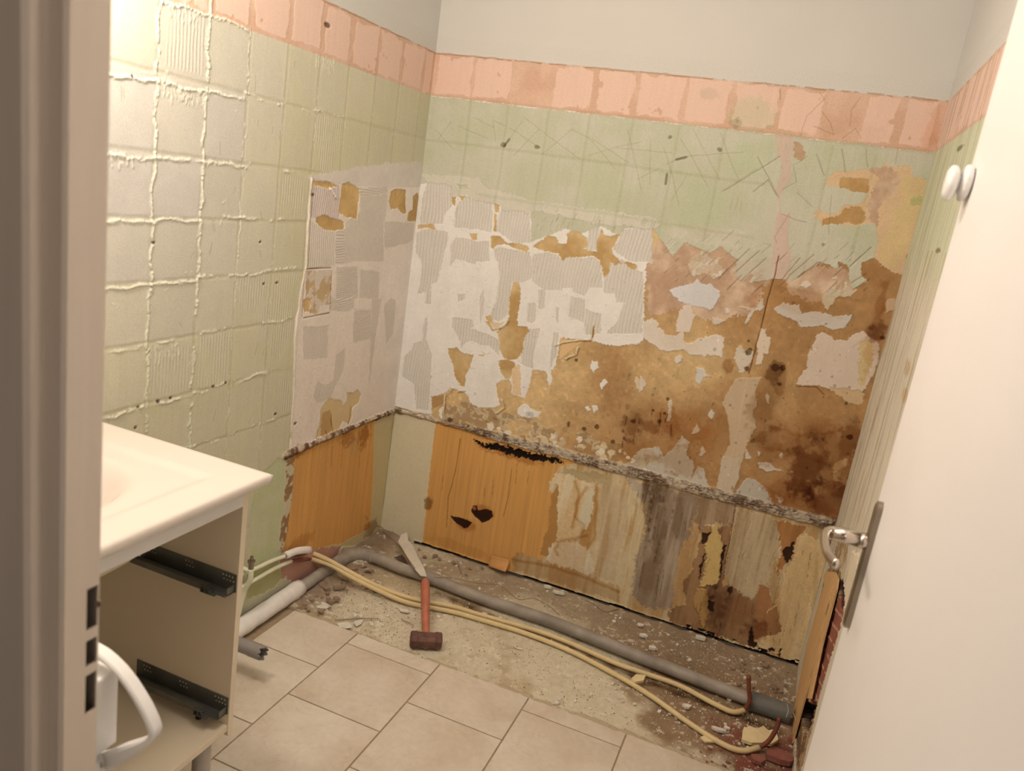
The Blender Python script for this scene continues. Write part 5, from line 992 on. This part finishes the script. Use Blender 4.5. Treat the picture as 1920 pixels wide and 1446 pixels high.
plate('card_scrap', [fl(739, 1046, .012), fl(753, 1041, .020), fl(758, 1046, .03), fl(766, 1060, .035), fl(752, 1052, .014)], .002, M_DARKB, 'dark pointed scrap beside the pale strip behind the pipe', 'scrap')
plate('card_scrap', [fl(695, 1106, .006), fl(710, 1108, .010), fl(727, 1110, .010), fl(722, 1114, .006), fl(703, 1112, .004)], .002, M_DARKB, 'small dark scrap under the yellow tubes left of the hammer', 'scrap')
plate('foam_chunk', [fl(1392, 1372, .010), fl(1404, 1366, .014), fl(1418, 1372, .016), fl(1430, 1366, .014), (fl(1440, 1375, .012)), fl(1452, 1372, .02), fl(1458, 1392, .014), fl(1446, 1400, .010), fl(1432, 1398, .010), fl(1408, 1398, .008), fl(1390, 1392, .006)], .010, M_FOAM, 'largest cream foam chunk, between the ends of the two yellow tubes', 'foam chunk')
plate('foam_chunk', [fl(1312, 1385, .004), fl(1324, 1381, .006), fl(1345, 1386, .006), fl(1344, 1394, .004), fl(1322, 1394, .004)], .006, M_FOAM, 'flat cream foam piece lying against the lower yellow tube', 'foam chunk')
plate('foam_chunk', [fl(1183, 1276, .020), fl(1192, 1268, .024), (fl(1210, 1270, .024)), fl(1206, 1280, .020), fl(1190, 1282, .018)], .008, M_FOAM, 'small tan foam piece lodged between the two yellow tubes', 'foam chunk')
def wire(lab, pts, r=.0011, m=None):
    bm = bmesh.new(); sweep(bm, smoothpath(pts, 6), r, 8); return tag(obj('wire', bm, m or M_WIRE, smooth=True), lab, 'wire')
M_WIRE = mat('brown_wire', (112, 90, 62), .6); M_WIRE2 = mat('pale_wire', (178, 160, 134), .5)
wire('long wavy brown wire lying behind the grey pipe right of the hammer', [fl(814, 1083, .060), fl(852, 1085, .035), fl(895, 1094, .02), fl(930, 1096, .012), fl(947, 1104, .008), fl(972, 1124, .008), fl(1000, 1122, .008), fl(1028, 1136, .008), fl(1049, 1153, .006)])
wire('brown wire running from the room corner down the pale torn strip', [(float(at(685, 968, 0, .01)[0]), float(at(685, 968, 0, .01)[1]), float(at(685, 968, 0, .01)[2])), fl(699, 984, .05), fl(716, 989, .045), fl(722, 1000, .035), fl(744, 1020, .050), fl(765, 1048, .068), fl(778, 1066, .074)], .0013)
wire('short brown wire bent beside the black gap under the boards', [fl(1098, 1126, .005), fl(1113, 1133, .006), fl(1133, 1147, .006), fl(1148, 1145, .006), fl(1160, 1142, .010)])
wire('pale wire hanging down in front of the grey coupling', [fl(1488, 1338, .062), fl(1492, 1352, .05), fl(1494, 1370, .03), fl(1492, 1400, .02), fl(1490, 1425, .014), fl(1491, 1446, .016), fl(1492, 1470, .014)], .0011, M_WIRE2)
wire('pale wire looped over the grey coupling', [fl(1476, 1320, .064), fl(1478, 1333, .062), fl(1474, 1345, .050)], .001, M_WIRE2)
wire('pale curved wire beside the black hole at the pipe end', [fl(1494, 1346, .040), fl(1506, 1342, .050), fl(1516, 1334, .060)], .001, M_WIRE2)
M_SPL = mat('grey_splinter', (150, 126, 98), .85, var=.1)
def splinter(lab, a, b, w=.003):
    bm = bmesh.new(); sweep(bm, [a, tuple((np.array(a) + np.array(b)) / 2 + np.array([0, 0, .003])), b], [w * .5, w, w * .3], 6); return tag(obj('wood_splinter', bm, M_SPL), lab, 'splinter')
splinter('long thin splinter lying by the tile edge left of the hammer', fl(628, 1163, .006), fl(711, 1160, .008), .0030)
splinter('short splinter left of the hammer handle', fl(752, 1162, .005), fl(778, 1175, .005), .002)
splinter('stubby splinter standing against the back board behind the pipe', fl(858, 1052, .01), fl(866, 1076, .008), .004)
splinter('reddish splinter under the yellow tubes near the pipe elbow', fl(664, 1085, .012), fl(712, 1094, .010), .003)

# big flat flakes one can tell apart
def flake(name, lab, px, py, w, d, th, m=M_CHIP, z=.004, n=7, tilt=.15, cat='plaster flake'):
    x, y, _ = fl(px, py, z); pts = []
    for k in range(n):
        a = 2 * math.pi * k / n + random.uniform(-.3, .3); r_ = random.uniform(.75, 1.1); pts.append((x + w / 2 * r_ * math.cos(a), y + d / 2 * r_ * math.sin(a), z + tilt * w / 2 * r_ * math.cos(a + .7) * .5 + .001))
    return plate(name, pts, th, m, lab, cat)
for lab, px, py, w, d, th in (('broad pale flake on the tile edge below the long splinter', 646, 1174, .055, .045, .003), ('pale cracked flake right of the broad one, on the tile edge', 672, 1169, .035, .05, .003),
        ('broad grey flake on the dust between lagged pipe and hammer', 605, 1137, .07, .06, .002), ('dusty flake at the foot of the white lagged pipe', 550, 1131, .075, .045, .003), ('pale angular flake left of the hammer handle', 757, 1146, .045, .03, .003),
        ('thin flake lying under the yellow tubes near the elbow', 690, 1070, .03, .03, .002), ('narrow pale flake below the yellow tubes', 708, 1116, .035, .012, .003),
        ('pale block at the foot of the back board', 1026, 1103, .035, .02, .010), ('tan block right of the pale one behind the pipe', 1048, 1114, .06, .025, .008), ('pale chip lying highest on the dark wet screed', 1200, 1174, .03, .022, .006),
        ('round white chip behind the pipe, below the highest one', 1205, 1194, .035, .028, .008), ('square white chip just behind the grey pipe', 1223, 1218, .034, .026, .010), ('large white chip at the foot of the blistered board', 1314, 1199, .045, .03, .010),
        ('white shard leaning on the grey pipe near the back copper stub', 1368, 1311, .022, .03, .014), ('white chip in the dirt between pipe and tube', 1287, 1327, .03, .022, .008), ('crumpled white chip above the lower tube end', 1346, 1371, .05, .022, .008),
        ('white chip beside the crumpled one', 1362, 1367, .022, .016, .006), ('pale chip beside the lower tube near the hammer', 938, 1161, .018, .015, .006), ('cream chip on the tubes right of the hammer', 908, 1153, .022, .016, .006), ('grey flake on the screed edge left of the pale smear', 972, 1217, .03, .012, .002)):
    flake('plaster_flake', lab, px, py, w, d, th)
flake('brick_fragment', 'largest red brick fragment, at the bottom right by the door', 1462, 1425, .09, .07, .018, M_CHIPR, cat='brick fragment')
flake('brick_fragment', 'smaller red brick fragment left of the largest', 1420, 1428, .05, .04, .012, M_CHIPR, cat='brick fragment')
flake('brick_fragment', 'red brick fragment under the black hole', 1490, 1392, .05, .04, .014, M_CHIPR, cat='brick fragment')

# small chips, each its own object
rc = random.Random(77)
def chip_mesh(k, m):
    bm = bmesh.new(); n = rc.choice((5, 6, 7)); th = (.25, .35, .5)[k % 3]; a_ = sorted(rc.uniform(0, 2 * math.pi) for _ in range(n)); a_ = [2 * math.pi * i / n + rc.uniform(-.35, .35) for i in range(n)]
    t_ = [bm.verts.new((rc.uniform(.6, 1) * math.cos(a), rc.uniform(.5, .9) * math.sin(a), th * rc.uniform(.7, 1.1))) for a in a_]; b_ = [bm.verts.new((v.co.x * 1.1, v.co.y * 1.1, -.15)) for v in t_]
    bm.faces.new(t_); bm.faces.new(b_[::-1])
    for i in range(n): bm.faces.new((t_[i], b_[i], b_[(i + 1) % n], t_[(i + 1) % n]))
    bmesh.ops.recalc_face_normals(bm, faces=bm.faces); me = bpy.data.meshes.new('plaster_chip'); bm.to_mesh(me); bm.free(); me.materials.append(m); return me
protos = [chip_mesh(k, M_CHIP) for k in range(6)]; protoR = [chip_mesh(k, M_CHIPR) for k in range(3)]
def scatter(n, region, label, group, protos=protos, smin=.004, smax=.011, name='plaster_chip', cat='plaster chip', z=.001):
    first = bpy.data.objects.new(name, protos[0]); k = 0
    while k < n:
        p = region()
        if p is None: continue
        o = first if k == 0 else first.copy(); o.data = protos[k % len(protos)]; COL.objects.link(o)
        s_ = smin + (smax - smin) * rc.random() ** 2.2; o.scale = (s_, s_ * rc.uniform(.6, 1), s_ * rc.uniform(.6, 1.2)); o.rotation_euler = (rc.uniform(-.3, .3), rc.uniform(-.3, .3), rc.uniform(0, 6.28)); o.location = (p[0], p[1], z + .2 * s_)
        tag(o, label, cat, group); k += 1
def pipe_y(x): return np.interp(x, [.05, .14, .25] + [q[0] for q in PB], [-.30, -.262, -.272] + [q[1] for q in PB])
def reg(x0, x1, y0, y1, cond=None, by=1.0):
    def f():
        x = x0 + (x1 - x0) * rc.random() ** by; y = rc.uniform(y0, y1)
        if abs(y - pipe_y(x)) < .034 and x > .1: return None
        if cond and not cond(x, y): return None
        return (x, y)
    return f
scatter(46, reg(.12, .52, -.69, -.36), 'small white plaster chip in the dust left of the hammer, in front of the pipe', 'plaster chips left of the hammer')
scatter(26, reg(.07, .17, -.70, -.36), 'small plaster chip heaped at the foot of the left wall', 'plaster chips at the foot of the left wall')
M_MORT = mat('brown_mortar', (150, 120, 92), .95, var=.25, scale=50, bump=.5); protoM = [chip_mesh(k, M_MORT) for k in range(5)]
scatter(64, reg(.065, .22, -.71, -.30, cond=lambda x, y: x < .10 + .12 * rc.random()), 'brown lump of broken mortar heaped at the foot of the left wall', 'mortar lumps at the foot of the left wall', protoM, .006, .020, 'mortar_lump', 'mortar lump', .012)
scatter(20, reg(.14, .60, -.12, -.03), 'brown mortar lump at the foot of the back wall, behind the pipe', 'mortar lumps along the back wall', protoM, .005, .014, 'mortar_lump', 'mortar lump', .006)
scatter(26, reg(1.50, 1.70, -.36, -.04), 'brown mortar lump in the right-hand corner behind the pipe', 'mortar lumps in the right corner', protoM, .006, .018, 'mortar_lump', 'mortar lump', .003)
scatter(26, reg(.12, .90, -.22, -.03), 'small pale chip behind the grey pipe on the dusty left half', 'chips behind the pipe, left half')
scatter(62, reg(.90, 1.66, -.36, -.04, by=.75), 'small white chip behind the grey pipe on the dark right half', 'chips behind the pipe, right half')
scatter(44, reg(1.15, 1.66, -.56, -.44, by=.8), 'small white chip in the dirt between the grey pipe and the lower tube', 'chips between the pipe and the tubes')
scatter(30, reg(.62, 1.5, -.69, -.45, cond=lambda x, y: y < -.47 - .12 * (x - .6)), 'small pale chip on the open screed right of the hammer, before the tubes', 'chips on the open screed')
scatter(26, reg(1.46, 1.69, -.72, -.46), 'small red brick crumb at the bottom right corner by the door', 'brick crumbs by the door', protoR, .004, .012, 'brick_crumb', 'brick crumb')
# fine rubble nobody could count
bm = bmesh.new(); rg = random.Random(4)
def crumb(x, y, s_):
    a = rg.uniform(0, 6.28); v = [bm.verts.new((x + s_ * math.cos(a + q) * rg.uniform(.7, 1.1), y + s_ * math.sin(a + q) * rg.uniform(.7, 1.1), 0)) for q in (0, 2.1, 4.2)]; t_ = bm.verts.new((x + rg.uniform(-.3, .3) * s_, y + rg.uniform(-.3, .3) * s_, .0015 + s_ * rg.uniform(.5, 1.1)))
    for i in range(3): bm.faces.new((v[i], v[(i + 1) % 3], t_))
for _ in range(9000):
    x = rg.uniform(.02, 1.70); y = rg.uniform(-.715, -.02)
    dens = .35 + .65 * (x < .5) * (y < -.3) + .4 * (x > .9) * (y > -.36) + .6 * (x > 1.3)
    if abs(y - pipe_y(x)) < .07: dens += .4
    if abs(y - pipe_y(x)) < .018 or rg.random() > dens: continue
    crumb(x, y, .0012 + .0032 * rg.random() ** 3)
def rubble_mat():
    m = bpy.data.materials.new('mixed_rubble'); m.use_nodes = True; nt = m.node_tree; N = nt.nodes; L = nt.links; b = N['Principled BSDF']; b.inputs['Roughness'].default_value = .95
    g = N.new('ShaderNodeNewGeometry'); r = N.new('ShaderNodeValToRGB'); e = r.color_ramp.elements; e[0].color = (*A((124, 96, 70)), 1); e[1].color = (*A((226, 208, 180)), 1); k = e.new(.45); k.color = (*A((186, 160, 124)), 1)
    L.new(g.outputs['Random Per Island'], r.inputs[0]); L.new(r.outputs[0], b.inputs['Base Color']); return m
rub = obj('rubble', bm, rubble_mat()); tag(rub, 'fine plaster crumbs and grit strewn over the bare screed', 'rubble', kind='stuff')
